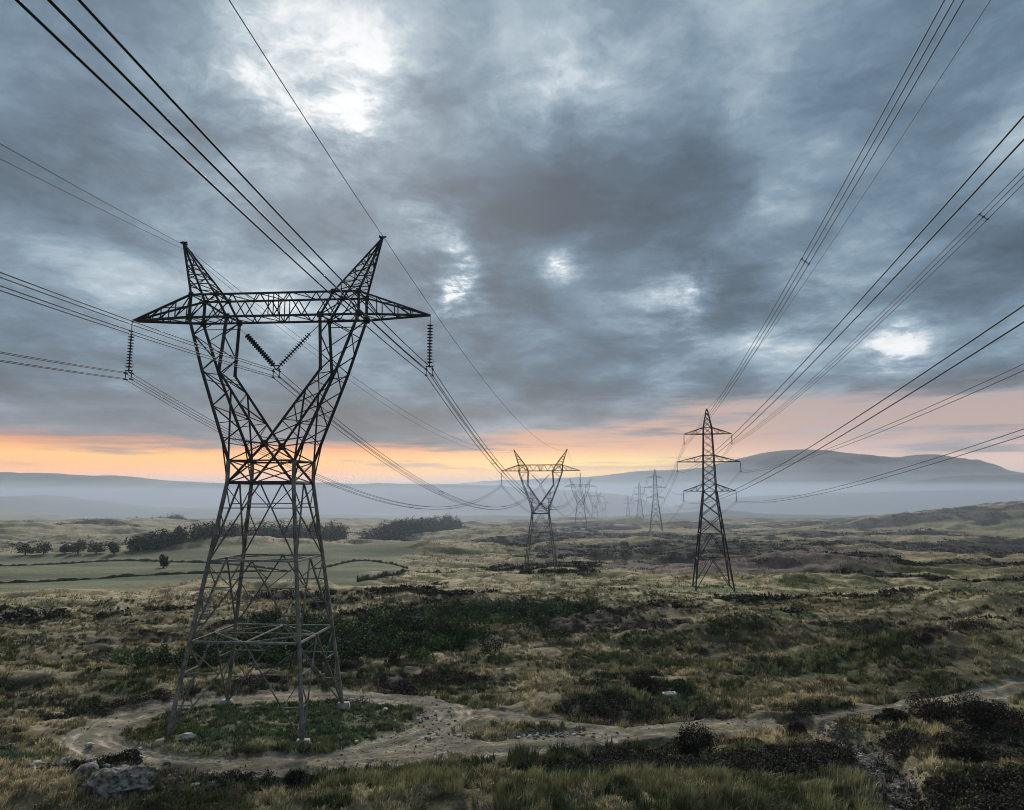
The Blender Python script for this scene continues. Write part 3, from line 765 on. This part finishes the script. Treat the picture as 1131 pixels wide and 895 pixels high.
# single shrubs
def shrub(x_, y_, r_, h_, tint, label, seed, n=8500, size=.08):
    z_ = float(H(np.array([x_]), np.array([y_]))[0])
    T = empty('shrub', (x_, y_, z_)); tagp(T, label, 'shrub', 'shrubs near the track')
    P = lump(n, r_, r_*.8, h_, seed, 8); V, F, C = cards(P, np.full(n, size), np.repeat(np.array([tint]), n, 0))
    mk('foliage', V, [F], M_leaf, T, cols=C)
    st = []
    r2 = np.random.default_rng(seed)
    for i in range(5):
        a = r2.uniform(0, 6.28); e = np.array([math.cos(a)*r_*.4, math.sin(a)*r_*.35, h_*.6])
        st.append(tube([(0, 0, -.2), e*.45+np.array([0, 0, .1]), e], [.05, .035, .015], 5))
    mk('stem', *join(st), M_bark, T)
DK = (.032,.028,.022); GR = (.04,.065,.03); BR = (.07,.045,.035)
for a in ((13.6,54.2,2.3,1.9,DK,'large black heather shrub beside the track near the bottom centre'),
          (17.0,54.0,1.3,.9,BR,'low russet shrub right of the large black shrub'),
          (20.6,54.2,.7,.9,BR,'small upright russet shrub near the track bend'),
          (12.9,70.0,1.9,1.9,DK,'round black shrub beside the white block beyond the track'),
          (8.6,71.0,2.2,1.2,GR,'low green shrub left of the round black shrub'),
          (16.0,71.5,2.0,1.2,GR,'low green shrub just behind the white blocks'),
          (33.9,58.3,2.4,2.2,DK,'big dark heather shrub above the stony gully at right'),
          (29.4,57.0,1.6,1.1,DK,'flat dark shrub hanging over the top of the gully'),
          (33.2,51.5,2.2,1.8,DK,'dark shrub on the right bank of the gully'),
          (28.9,47.6,1.3,1.2,DK,'dark shrub at the foot of the right bank'),
          (-13.0,47.4,1.2,1.0,DK,'small dark shrub below the loop of track'),
          (3.9,49.2,1.2,.9,(.045,.05,.03),'small dark green shrub on the near bank at bottom centre'),
          (-25.3,48.4,1.5,.9,DK,'dark shrub beside the track just above the big boulder'),
          (44.5,90,4.4,2.6,GR,'broad green gorse bush on the right hand slope'),
          (53,84,3.4,2.2,DK,'dark bush right of the broad green gorse bush')):
    shrub(*a, seed=int(a[0]*13+a[1]*7)+400)

# trees, each with trunk and crown
def tree(x_, y_, r_, h_, label, seed, n=700):
    z_ = float(H(np.array([x_]), np.array([y_]))[0])
    T = empty('tree', (x_, y_, z_)); tagp(T, label, 'tree', 'small dark trees behind the green fields')
    P = lump(n, r_, r_, h_*.8, seed, 8); P[:, 2] += h_*.12
    V, F, C = cards(P, np.full(n, .42), np.repeat(np.array([(.035,.05,.03)]), n, 0)); mk('crown', V, [F], M_leaf, T, cols=C)
    st = [tube([(0, 0, -.5), (.05, 0, h_*.4), (0, .05, h_*.75)], [.3, .2, .06], 7)]
    for i in range(5):
        a = i*1.3+seed; st.append(tube([(0, 0, h_*.25+.1*i), (math.cos(a)*r_*.6, math.sin(a)*r_*.6, h_*.55)], [.1, .04], 5))
    mk('trunk', *join(st), M_bark, T)
for x_, y_, r_, h_, lb in ((-203,300,3.4,5.6,'leftmost dark tree behind the green fields'), (-196,301,4,5.2,'broad dark tree second from the left edge'), (-187,301,2.6,4.4,'small tree between the two left clumps'),
                        (-181,300,3.6,5.8,'rounded dark tree in the second clump from left'), (-174,301,3.4,5.2,'dark tree closing the second clump'), (-166,300,2.6,5.6,'tree at left end of the low wood behind the fields'),
                        (-129.6,268,1.6,5.0,'lone narrow tree in the green field by the wall')):
    tree(x_, y_, r_, h_, lb, int(-x_))

def wood(label, poly_pts, n, h, seed, n_per=120):
    P = np.array(poly_pts, float); lo, hi = P.min(0), P.max(0); xs, ys = [], []
    r_ = np.random.default_rng(seed)
    while len(xs) < n:
        px, py = r_.uniform(lo, hi); ins = False
        for i in range(len(P)):
            (x1, y1), (x2, y2) = P[i], P[i-1]
            if (y1 > py) != (y2 > py) and px < (x2-x1)*(py-y1)/(y2-y1)+x1: ins = not ins
        if ins: xs.append(px); ys.append(py)
    xs, ys = np.array(xs), np.array(ys)
    hs = h*r_.uniform(.66, 1.0, n)
    zs = H(xs, ys); Pp = []; Tk = []
    for i in range(n):
        Pp.append(lump(n_per, 3.3, 3.3, hs[i], seed+i, 5)+np.array([xs[i], ys[i], zs[i]+hs[i]*.05]))
    cc = np.repeat(np.array([(.035,.05,.032)]), n*n_per, 0)
    V, F, C = cards(np.vstack(Pp), np.full(n*n_per, .65), cc)
    return tagp(mk('woodland', V, [F], M_leaf, cols=C), label, kind='stuff')
wood('low dark wood behind the green fields, left of the huge pylon', [(-163,305),(-168,318),(-140,350),(-132,340)], 60, 7.5, 3001)
wood('dark wood seen through the legs of the huge pylon', [(-160,372),(-165,392),(-100,425),(-92,400)], 130, 10, 3301)
wood('rounded block of dark plantation right of the huge pylon', [(-84,400),(-86,420),(-80,500),(-72,560),(-44,575),(-40,545),(-60,450),(-74,405)], 230, 9.4, 3601)
wood('small hedgerow wood far off on the misty slope at left', [(-352,610),(-352,625),(-262,590),(-268,570)], 80, 8, 4001)

# field walls: low dry-stone walls, each a thing
def wall(P, label, h=.75, w=.6):
    P = np.array(smooth_line(P, 22)); P = P+rng.normal(0, .12, P.shape); z = H(P[:, 0], P[:, 1])
    Dv = np.gradient(P, axis=0); Dv /= np.linalg.norm(Dv, axis=1)[:, None]; nn = np.stack([-Dv[:, 1], Dv[:, 0]], -1)
    V = []
    for i in range(len(P)):
        hh = h*(.35+.9*random.random())
        for s, zz, ww in ((-1, -.4, w), (-1, hh, w*.6), (1, hh, w*.6), (1, -.4, w)):
            V.append((P[i, 0]+nn[i, 0]*s*ww/2, P[i, 1]+nn[i, 1]*s*ww/2, z[i]+zz))
    i = np.arange(len(P)*4).reshape(-1, 4); j = np.roll(i, -1, 1)
    F = np.stack([i[:-1], j[:-1], j[1:], i[1:]], -1).reshape(-1, 4)
    o = mk('field_wall', V, [F, i[[0, -1]]], M_wallm); return tagp(o, label, 'wall', 'dark field walls')
M_wallm = mat_flat('mossy_wall', (.075,.075,.055), .95, 0, .4, 1.0)
wall([(-215,262),(-188.7,265.7),(-176.1,277.2),(-152.7,285.5),(-127.3,281),(-95,268),(-78,250)], 'dark wall along the back of the green fields at left')
wall([(-190,196),(-147.9,206.8),(-129.0,218.1),(-106.6,232.0),(-75,245)], 'dark wall dividing the two green fields at left')
wall([(-44.0,205.9),(-40.7,222),(-33,235),(-24,246)], 'short dark wall on the slope right of the huge pylon', 1.4)
wall([(-72,262),(-62,284),(-48,275),(-38,262)], 'dark wall crossing the pasture behind the huge pylon')

# ------------------------------------------------------------------ stones
def rock_mesh(rx, ry, rz, seed, sub=3, amp=.35, freq=1.6):
    bm = bmesh.new(); bmesh.ops.create_icosphere(bm, subdivisions=sub, radius=1)
    from mathutils import noise, Vector
    off = Vector((seed*3.1, seed*1.7, seed*.9))
    for v in bm.verts:
        n = noise.fractal(v.co*freq+off, .8, 2.2, 5)+.12*noise.cell(v.co*2.2+off)
        v.co = v.co*(1+amp*n)
        v.co.x *= rx; v.co.y *= ry; v.co.z *= rz
    me = bpy.data.meshes.new('rock'); bm.to_mesh(me); bm.free(); return me
def stone(name, x_, y_, rx, ry, rz, seed, label, cat, group, mat, sub=2, amp=.35, sink=.25, rot=0, freq=1.6):
    me = rock_mesh(rx, ry, rz, seed, sub, amp, freq); me.materials.append(mat)
    o = bpy.data.objects.new(name, me); z_ = float(H(np.array([x_]), np.array([y_]))[0])
    o.location = (x_, y_, z_+rz*(1-sink)-.0); o.rotation_euler = (0, 0, rot); link(o); return tagp(o, label, cat, group)
GS = 'pale stones lying near the track'
for i, (x_, y_, r_, lb) in enumerate((
    (-24.1,55.2,.75,'long pale stone slab at the foot of the near left pylon leg'), (-25.6,54.0,.5,'pale stone left of the near left leg slab'), (-26.6,53.2,.28,'small pale stone below the near left leg'),
    (-27.4,56.9,.24,'small white stone on the left bend of the track'), (-22.9,52.3,.28,'white stone on the inside edge of the loop below the left leg'),
    (-14.2,54.6,.38,'pale stone in front of the near right pylon leg'), (-11.6,55.4,.26,'small pale stone right of the near right leg'),
    (-10.9,63.6,.5,'flat pale stone near the far right leg'), (-11.6,65.6,.55,'dull grey stone behind the flat pale one'), (-8.6,63.8,.28,'white stone on the spoil patch right of the pylon'),
    (-7.5,62.0,.26,'second white stone on the spoil patch, nearer the camera'), (-9.5,60.2,.3,'pale stone at the left edge of the spoil patch'),
    (-3.2,56.6,.34,'white stone on the stony heap between the tracks'), (.5,55.9,.26,'small white stone at the right of the stony heap'),
    (-8.3,50.2,.28,'white stone below the track at the loop mouth'), (-7.6,49.8,.25,'second white stone below the loop mouth'), (-5.0,48.2,.26,'pale round stone on the near bank'),
    (10.8,59.4,.3,'white stone on the verge of the right hand track'), (26.4,63.7,.3,'pale stone beyond the right hand track'),
    (-35.8,53.0,.55,'pale block at the left edge beside the green patch'), (-30.7,50.1,.24,'small white stone left of the black shade by the boulder'), (-27.4,48.6,.34,'whitish stone on the bank behind the boulder'),
    (-30.2,53.2,.5,'dull pale stone on the outer edge of the loop'), (-19.6,46.3,.4,'pale flat stone right of the boulder'))):
    stone('stone', x_, y_, r_*.75, r_*.52, r_*.34, 20+i, lb, 'stone', GS, M_stone, 2, .4, .3, rot=i*.7)
stone('boulder', -23.0, 43.9, 1.7, 1.2, 1.0, 3, 'big rough grey boulder outcrop at the bottom left', 'boulder', 'boulders at the bottom left', M_rock, 4, .5, .45, .2, 1.7)
stone('boulder', -25.6, 45.0, .7, .55, .5, 5, 'pale grey boulder just left of the big outcrop', 'boulder', 'boulders at the bottom left', M_rock, 2, .4, .3, .9)
stone('boulder', -27.6, 46.0, .6, .5, .4, 8, 'small boulder at the left end of the boulder row', 'boulder', 'boulders at the bottom left', M_rock, 2, .4, .3, 2)
stone('boulder', -26.6, 46.9, .5, .42, .35, 9, 'pale round boulder behind the boulder row', 'boulder', 'boulders at the bottom left', M_rock, 2, .3, .3, 2)
stone('boulder', 46.5, 62.5, 1.3, .9, .7, 11, 'pale boulder at the right edge above the gully', 'boulder', 'boulders on the right bank', M_rock, 4, .35, .3, .4)
stone('boulder', 44.0, 61.6, .9, .7, .5, 12, 'rounded boulder left of the one at the right edge', 'boulder', 'boulders on the right bank', M_rock, 4, .35, .3, 1.4)

# white sheets of scrap lying by the black shrub: two boxy pieces
def slab(x_, y_, sx, sy, sz, label, rz, parts):
    z_ = float(H(np.array([x_]), np.array([y_]))[0])
    T = empty('block', (x_, y_, z_+.05), rz); tagp(T, label, 'block', 'white blocks beyond the track')
    t = .08
    mk('body', *join([box((0, 0, sz*.5), (sx, sy, sz*.3)), box((0, -sy/2, sz*.75), (sx, t, sz*.5)), box((0, sy/2, sz*.75), (sx, t, sz*.5)), box((-sx/2, 0, sz*.76), (t, sy+.02, sz*.5)), box((sx/2, 0, sz*.76), (t, sy+.02, sz*.5))]), M_white, T)
    for s in (-1, 1): mk('foot', *join([box((s*sx*.35, 0, sz*.17), (.12, sy*.8, sz*.34))]), M_white, T)
M_white = mat_flat('chalky_white', (.46,.47,.46), .7, 0, .15, 3)
slab(14.6, 68.3, 1.1, .5, .5, 'white boxy block lying right beside the round black shrub', .2, 2)
slab(17.0, 69.3, .9, .4, .38, 'smaller greyish white block farther right of the round black shrub', -.1, 2)

# loose rubble in the gully, on the heap and along the verge
def rubble(name, label, pts, s0, s1, mat, seed):
    r_ = np.random.default_rng(seed); parts = []
    ico = bmesh.new(); bmesh.ops.create_icosphere(ico, subdivisions=1, radius=1); bv = np.array([v.co[:] for v in ico.verts]); bf = np.array([[v.index for v in f.verts] for f in ico.faces]); ico.free()
    X = np.array([p[0] for p in pts]); Y = np.array([p[1] for p in pts]); Z = H(X, Y); Vs = []; Fs = []; Cs = []
    for i in range(len(X)):
        s = r_.uniform(s0, s1)*(1 if r_.uniform() < .9 else 1.9); v = bv*(1+r_.uniform(-.3, .3, (len(bv), 1)))*np.array([1.2, .9, .6])*s
        a = r_.uniform(0, 6.28); ca, sa = math.cos(a), math.sin(a)
        v = np.stack([v[:, 0]*ca-v[:, 1]*sa, v[:, 0]*sa+v[:, 1]*ca, v[:, 2]], -1)+[X[i], Y[i], Z[i]+s*.2]
        Vs.append(v); Fs.append(bf+i*len(bv)); Cs.append(np.full((len(bv), 3), r_.choice([.08, .13, .18, .28, .45], p=[.3, .3, .2, .14, .06])))
    o = mk(name, np.vstack(Vs), [np.vstack(Fs)], mat, cols=np.vstack(Cs)*np.array([1, .97, .92])); return tagp(o, label, kind='stuff')
M_rub = mat_tint('loose_stone', .95, (2, 9), 0, .3)
pts = []
r_ = np.random.default_rng(5)
for i in range(1500):
    t = r_.uniform(0, 1); k = int(t*(len(CUT)-1)); a, b = CUT[k], CUT[min(k+1, len(CUT)-1)]
    f = t*(len(CUT)-1)-k; pts.append((a[0]+(b[0]-a[0])*f+r_.normal(0, 1.1), a[1]+(b[1]-a[1])*f+r_.normal(0, .8)))
rubble('rubble', 'grey and white broken stone filling the peaty gully at bottom right', pts, .03, .10, M_rub, 51)
rubble('rubble', 'dark spoil heap flecked with white stone between the two tracks', [(1.0+r_.normal(0, 2.4), 56.9+r_.normal(0, .5)) for i in range(420)], .04, .11, M_rub, 52)
rubble('rubble', 'stony debris scattered along the verges of the track', [(a[0]+r_.normal(0, 1.6), a[1]+r_.normal(0, 1.6)) for a in (LOOP+ROAD)*6], .03, .075, M_rub, 53)
rubble('rubble', 'rough stones around the boulders at bottom left', [(-25.5+r_.normal(0, 3), 47.0+r_.normal(0, .9)) for i in range(350)], .05, .17, M_rub, 54)
rubble('rubble', 'stones scattered under the huge pylon and on its spoil patch', [(-10+r_.normal(0, 3.4), 61+r_.normal(0, 2.4)) for i in range(260)], .03, .10, M_rub, 55)

# ------------------------------------------------------------------ air
def air(name, lo, hi, dens, c, label, aniso=.0):
    V, F = box([(a+b)/2 for a, b in zip(lo, hi)], [b-a for a, b in zip(lo, hi)])
    m, t = mat_new(name)
    v = t.n('ShaderNodeVolumePrincipled', ins={'Color': (*c, 1), 'Density': dens, 'Anisotropy': aniso})
    t.n('ShaderNodeOutputMaterial', ins={'Volume': v.outputs[0]})
    o = mk(name, V, [F], m); return tagp(o, label, kind='stuff')
air('haze', (-9000, -8500, -110), (9000, 9000, 430), 5e-5, (.60,.66,.74), 'thin cool evening air over the whole moor', .3)
air('mist', (-8500, 240, -100), (8500, 2950, 28), 4.1e-4, (.56,.66,.80), 'low pale mist lying in the valley beyond the second pylon', .3)
air('mist', (-8500, 2952, -100), (8500, 4400, 62), 4e-4, (.66,.77,.92), 'mist pooled along the foot of the far moor ridges', .3)
air('mist', (-8500, 4402, -100), (8500, 8400, 95), 1.8e-4, (.74,.86,1.0), 'thick lower mist at the foot of the long mountain', .3)
air('mist', (-8450, 4420, -99), (8450, 8380, 150), 1.4e-4, (.74,.86,1.0), 'middle mist halfway up the foot of the long mountain', .3)
air('mist', (-8400, 4440, -98), (8400, 8360, 215), 1.1e-4, (.74,.86,1.0), 'thin upper mist on the flank of the long mountain', .3)

# ------------------------------------------------------------------ sky and sun
w = bpy.data.worlds.new('World'); sc.world = w; w.use_nodes = True
t = NT(w.node_tree)
SUN_AZ, SUN_EL = R(-13), R(30)
D = t.n('ShaderNodeTexCoord').outputs['Generated']
D = t.vm('NORMALIZE', D)
sx = t.n('ShaderNodeSeparateXYZ', ins={0: D}); zc = sx.outputs[2]; xc = sx.outputs[0]; yc = sx.outputs[1]
zz = t.m('MAXIMUM', zc, 0.0)
inv = t.m('DIVIDE', 1.0, t.m('ADD', zz, .14))
pl = t.n('ShaderNodeCombineXYZ', ins={0: t.m('MULTIPLY', xc, inv), 1: t.m('MULTIPLY', yc, inv), 2: 0.37}).outputs[0]
nw = t.n('ShaderNodeTexNoise', ins={'Vector': D, 'Scale': 9.0, 'Detail': 7, 'Roughness': .62}).outputs['Color']
Dw = t.vm('NORMALIZE', t.vm('ADD', D, t.vm('MULTIPLY', t.vm('SUBTRACT', nw, (.5, .5, .5)), (.14, .14, .13))))
plw = t.vm('ADD', pl, t.vm('MULTIPLY', t.vm('SUBTRACT', t.n('ShaderNodeTexNoise', ins={'Vector': pl, 'Scale': 2.2, 'Detail': 5, 'Roughness': .6}).outputs['Color'], (.5, .5, .5)), (.26, .26, .2)))
n1 = t.noise(plw, 1.15, 10, .60)
n1b = t.noise(t.vm('ADD', plw, (-.022, .075, 0)), 1.15, 10, .60)
n2 = t.noise(pl, .55, 4, .5, .4)
n3 = t.noise(plw, 3.4, 9, .64)
bil = t.m('MULTIPLY', t.m('ABSOLUTE', t.m('SUBTRACT', t.noise(plw, 2.1, 7, .58), .5)), 2.0)
relief = t.m('SUBTRACT', n1b, n1)
cv = t.m('ADD', t.m('MULTIPLY', n1, 1.05), t.m('ADD', t.m('MULTIPLY', n2, .38), t.m('MULTIPLY', t.m('SUBTRACT', n3, .5), .30)))
cv = t.m('ADD', cv, t.m('ADD', t.m('MULTIPLY', relief, .55), t.m('MULTIPLY', t.m('SUBTRACT', bil, .2), .20)))
def lumpd(d, sig):
    L_ = math.sqrt(sum(v*v for v in d)); d = tuple(v/L_ for v in d)
    dot = t.vm('DOT_PRODUCT', Dw, d, out=1)
    return t.m('EXPONENT', t.m('MULTIPLY', t.m('SUBTRACT', dot, 1.0), 1/(R(sig)**2)))
def addl(acc, d, sig, amp):
    v = t.m('MULTIPLY', lumpd(d, sig), amp); return v if acc is None else t.m('ADD', acc, v)
# thin places in the cloud deck (bright) and thick ones (dark)
br = None
for d, sg, am in (((-.19,.838,.51), 2.8, .08), ((-.215,.855,.470), 2.2, .15), ((-.165,.815,.555), 2.6, .05), ((-.335,.806,.479), 4.0, .13), ((-.27,.81,.52), 8, .02), ((-.40,.86,.32), 9, -.03),
                  ((-.082,.949,.303), 1.5, .46), ((.081,.944,.321), 1.1, .24), ((.20,.945,.245), 1.6, .10),
                  ((.251,.933,.259), 1.3, .23), ((.472,.862,.182), 1.5, .20), ((.05,.86,.51), 3.4, .06), ((-.11,.92,.37), 2.0, .10), ((-.45,.82,.36), 5, .05), ((.36,.90,.24), 3, .03)):
    br = addl(br, d, sg, am)
br = t.m('MULTIPLY', br, t.m('ADD', t.mr(n3, .38, .62, .1, .95), t.mr(n1, .42, .60, .22, .6)))
dk = None
for d, sg, am in (((.10,.87,.47), 9, .075), ((.26,.87,.42), 9, .09), ((-.02,.93,.38), 5, .07), ((.45,.83,.33), 8, .05), ((-.40,.90,.17), 8, .04), ((-.12,.93,.20), 5, .04), ((-.55,.70,.45), 7, .03), ((.5, .7, .5), 9, .03)):
    dk = addl(dk, d, sg, am*.55)
cv = t.m('SUBTRACT', t.m('ADD', cv, br), dk)
cl = t.ramp(t.mr(cv, .52, 1.05, 0, 1, False), [(0, (.054,.084,.115)), (.16, (.080,.126,.174)), (.32, (.132,.205,.28)), (.46, (.22,.315,.40)), (.62, (.41,.51,.585)), (.8, (.86,.90,.93)), (1, (1, 1, 1))])
# warmer, greyer cloud low down
low = t.mr(zc, .30, .09)
cl = t.mix(t.m('MULTIPLY', low, .65), cl, t.vm('MULTIPLY', cl, (.97, .99, 1.02)))
# clear band above the horizon: after-glow colours by height, warmest to the left
left = t.mr(xc, .12, -.32)
right = t.mr(xc, .12, .45)
hb = t.mr(zc, .0, .16, 0, 1, False)
g_mid = t.ramp(hb, [(0, (1,.42,.12)), (.16, (1,.52,.10)), (.30, (1.0,.66,.20)), (.42, (.90,.44,.22)), (.62, (.68,.41,.32)), (1, (.42,.34,.34))])
g_left = t.ramp(hb, [(0, (1,.30,.02)), (.22, (1.0,.37,.02)), (.32, (1.0,.46,.06)), (.42, (.88,.27,.06)), (.52, (.50,.24,.17)), (1, (.20,.19,.22))])
g_right = t.ramp(hb, [(0, (.50,.33,.29)), (.25, (.66,.44,.37)), (.5, (.58,.40,.36)), (.75, (.50,.39,.37)), (1, (.38,.35,.37))])
glow = t.vm('SCALE', t.mix(right, t.mix(left, g_mid, g_left), g_right))
t.t.links.new(t.m('ADD', 1.0, t.mr(zc, .085, .02, 0, .8)), glow.node.inputs['Scale'])
behind = t.mr(yc, .35, -.1)
glow = t.mix(behind, glow, (.34, .38, .44))
# ragged lower edge of the cloud deck + thin streaks across the glow
st = t.n('ShaderNodeCombineXYZ', ins={0: t.m('MULTIPLY', xc, 3.2), 1: t.m('MULTIPLY', yc, 1.0), 2: t.m('MULTIPLY', zc, 34.0)}).outputs[0]
ns = t.noise(st, 1.3, 7, .58, .3)
edge = t.m('ADD', t.m('ADD', zc, t.m('MULTIPLY', t.m('SUBTRACT', ns, .5), .13)), t.m('MULTIPLY', left, .018))
edge = t.m('SUBTRACT', edge, t.m('MULTIPLY', t.mr(xc, -.05, .40), .040))
deck = t.mr(edge, .072, .105)
streak = t.m('MULTIPLY', t.mr(ns, .49, .62, 0, .85), t.mr(zc, .026, .055))
cov = t.m('MAXIMUM', deck, streak)
lowcl = t.mix(t.mr(xc, .1, .5), t.mix(left, (.20,.205,.24), (.10,.115,.15)), (.30,.28,.30))
lowcl = t.vm('SCALE', lowcl); t.t.links.new(t.mr(cv, .5, .85, .6, 1.7, False), lowcl.node.inputs['Scale'])
cl = t.mix(t.mr(zc, .17, .085, 0, .85), cl, lowcl)
skyc = t.mix(cov, glow, cl)
skyc = t.mix(t.m('MULTIPLY', behind, .5), skyc, t.vm('MULTIPLY', skyc, (1.3, 1.3, 1.3)))  # unseen sky behind the camera, brightened to light the ground
skyc = t.mix(t.mr(zc, .66, .86), skyc, t.vm('MULTIPLY', skyc, (1.5, 1.5, 1.45)))  # overhead sky out of view, brightened to light the clump tops
# a little of the clear sky above shows through
nis = t.n('ShaderNodeTexSky', sky_type='NISHITA', sun_disc=False, sun_elevation=SUN_EL, sun_rotation=SUN_AZ, altitude=300, air_density=1.0, dust_density=1.5)
sk10 = t.vm('MULTIPLY', skyc, (10, 10, 10))
fin = t.mix(.06, sk10, nis.outputs[0])
fin = t.mix(t.mr(zc, -.02, -.10), fin, (.6, .6, .6))
bg = t.n('ShaderNodeBackground', ins={'Color': fin, 'Strength': .1})
t.n('ShaderNodeOutputWorld', ins={'Surface': bg.outputs[0]})

sd = bpy.data.lights.new('sun', 'SUN'); sd.energy = 4.2; sd.angle = R(11); sd.color = (1, .93, .84)
so = bpy.data.objects.new('sun', sd); so.rotation_euler = (R(90)-SUN_EL, 0, math.pi-(-SUN_AZ)*-1 if False else 0); link(so)
from mathutils import Vector
sv = Vector((math.sin(SUN_AZ)*math.cos(SUN_EL), math.cos(SUN_AZ)*math.cos(SUN_EL), math.sin(SUN_EL)))
so.rotation_euler = (-sv).to_track_quat('-Z', 'Y').to_euler()

# ------------------------------------------------------------------ camera
cd = bpy.data.cameras.new('camera'); cd.sensor_width = 36; cd.lens = 24.828; cd.clip_start = .5; cd.clip_end = 60000
co = bpy.data.objects.new('camera', cd); co.location = (0, 0, 0); co.rotation_euler = (R(90+7.342), 0, 0); link(co); sc.camera = co

sc.view_settings.view_transform = 'Standard'; sc.view_settings.look = 'None'; sc.view_settings.exposure = 0; sc.view_settings.gamma = 1
sc.render.engine = 'CYCLES'
cy = sc.cycles
cy.max_bounces = 4; cy.diffuse_bounces = 2; cy.glossy_bounces = 1; cy.transmission_bounces = 0; cy.volume_bounces = 1; cy.transparent_max_bounces = 4
cy.use_denoising = True; cy.sample_clamp_indirect = 3.0
sc.cycles.pixel_filter_type = 'BLACKMAN_HARRIS'; cy.filter_width = 1.05
try: cy.denoiser = 'OPENIMAGEDENOISE'
except Exception: pass
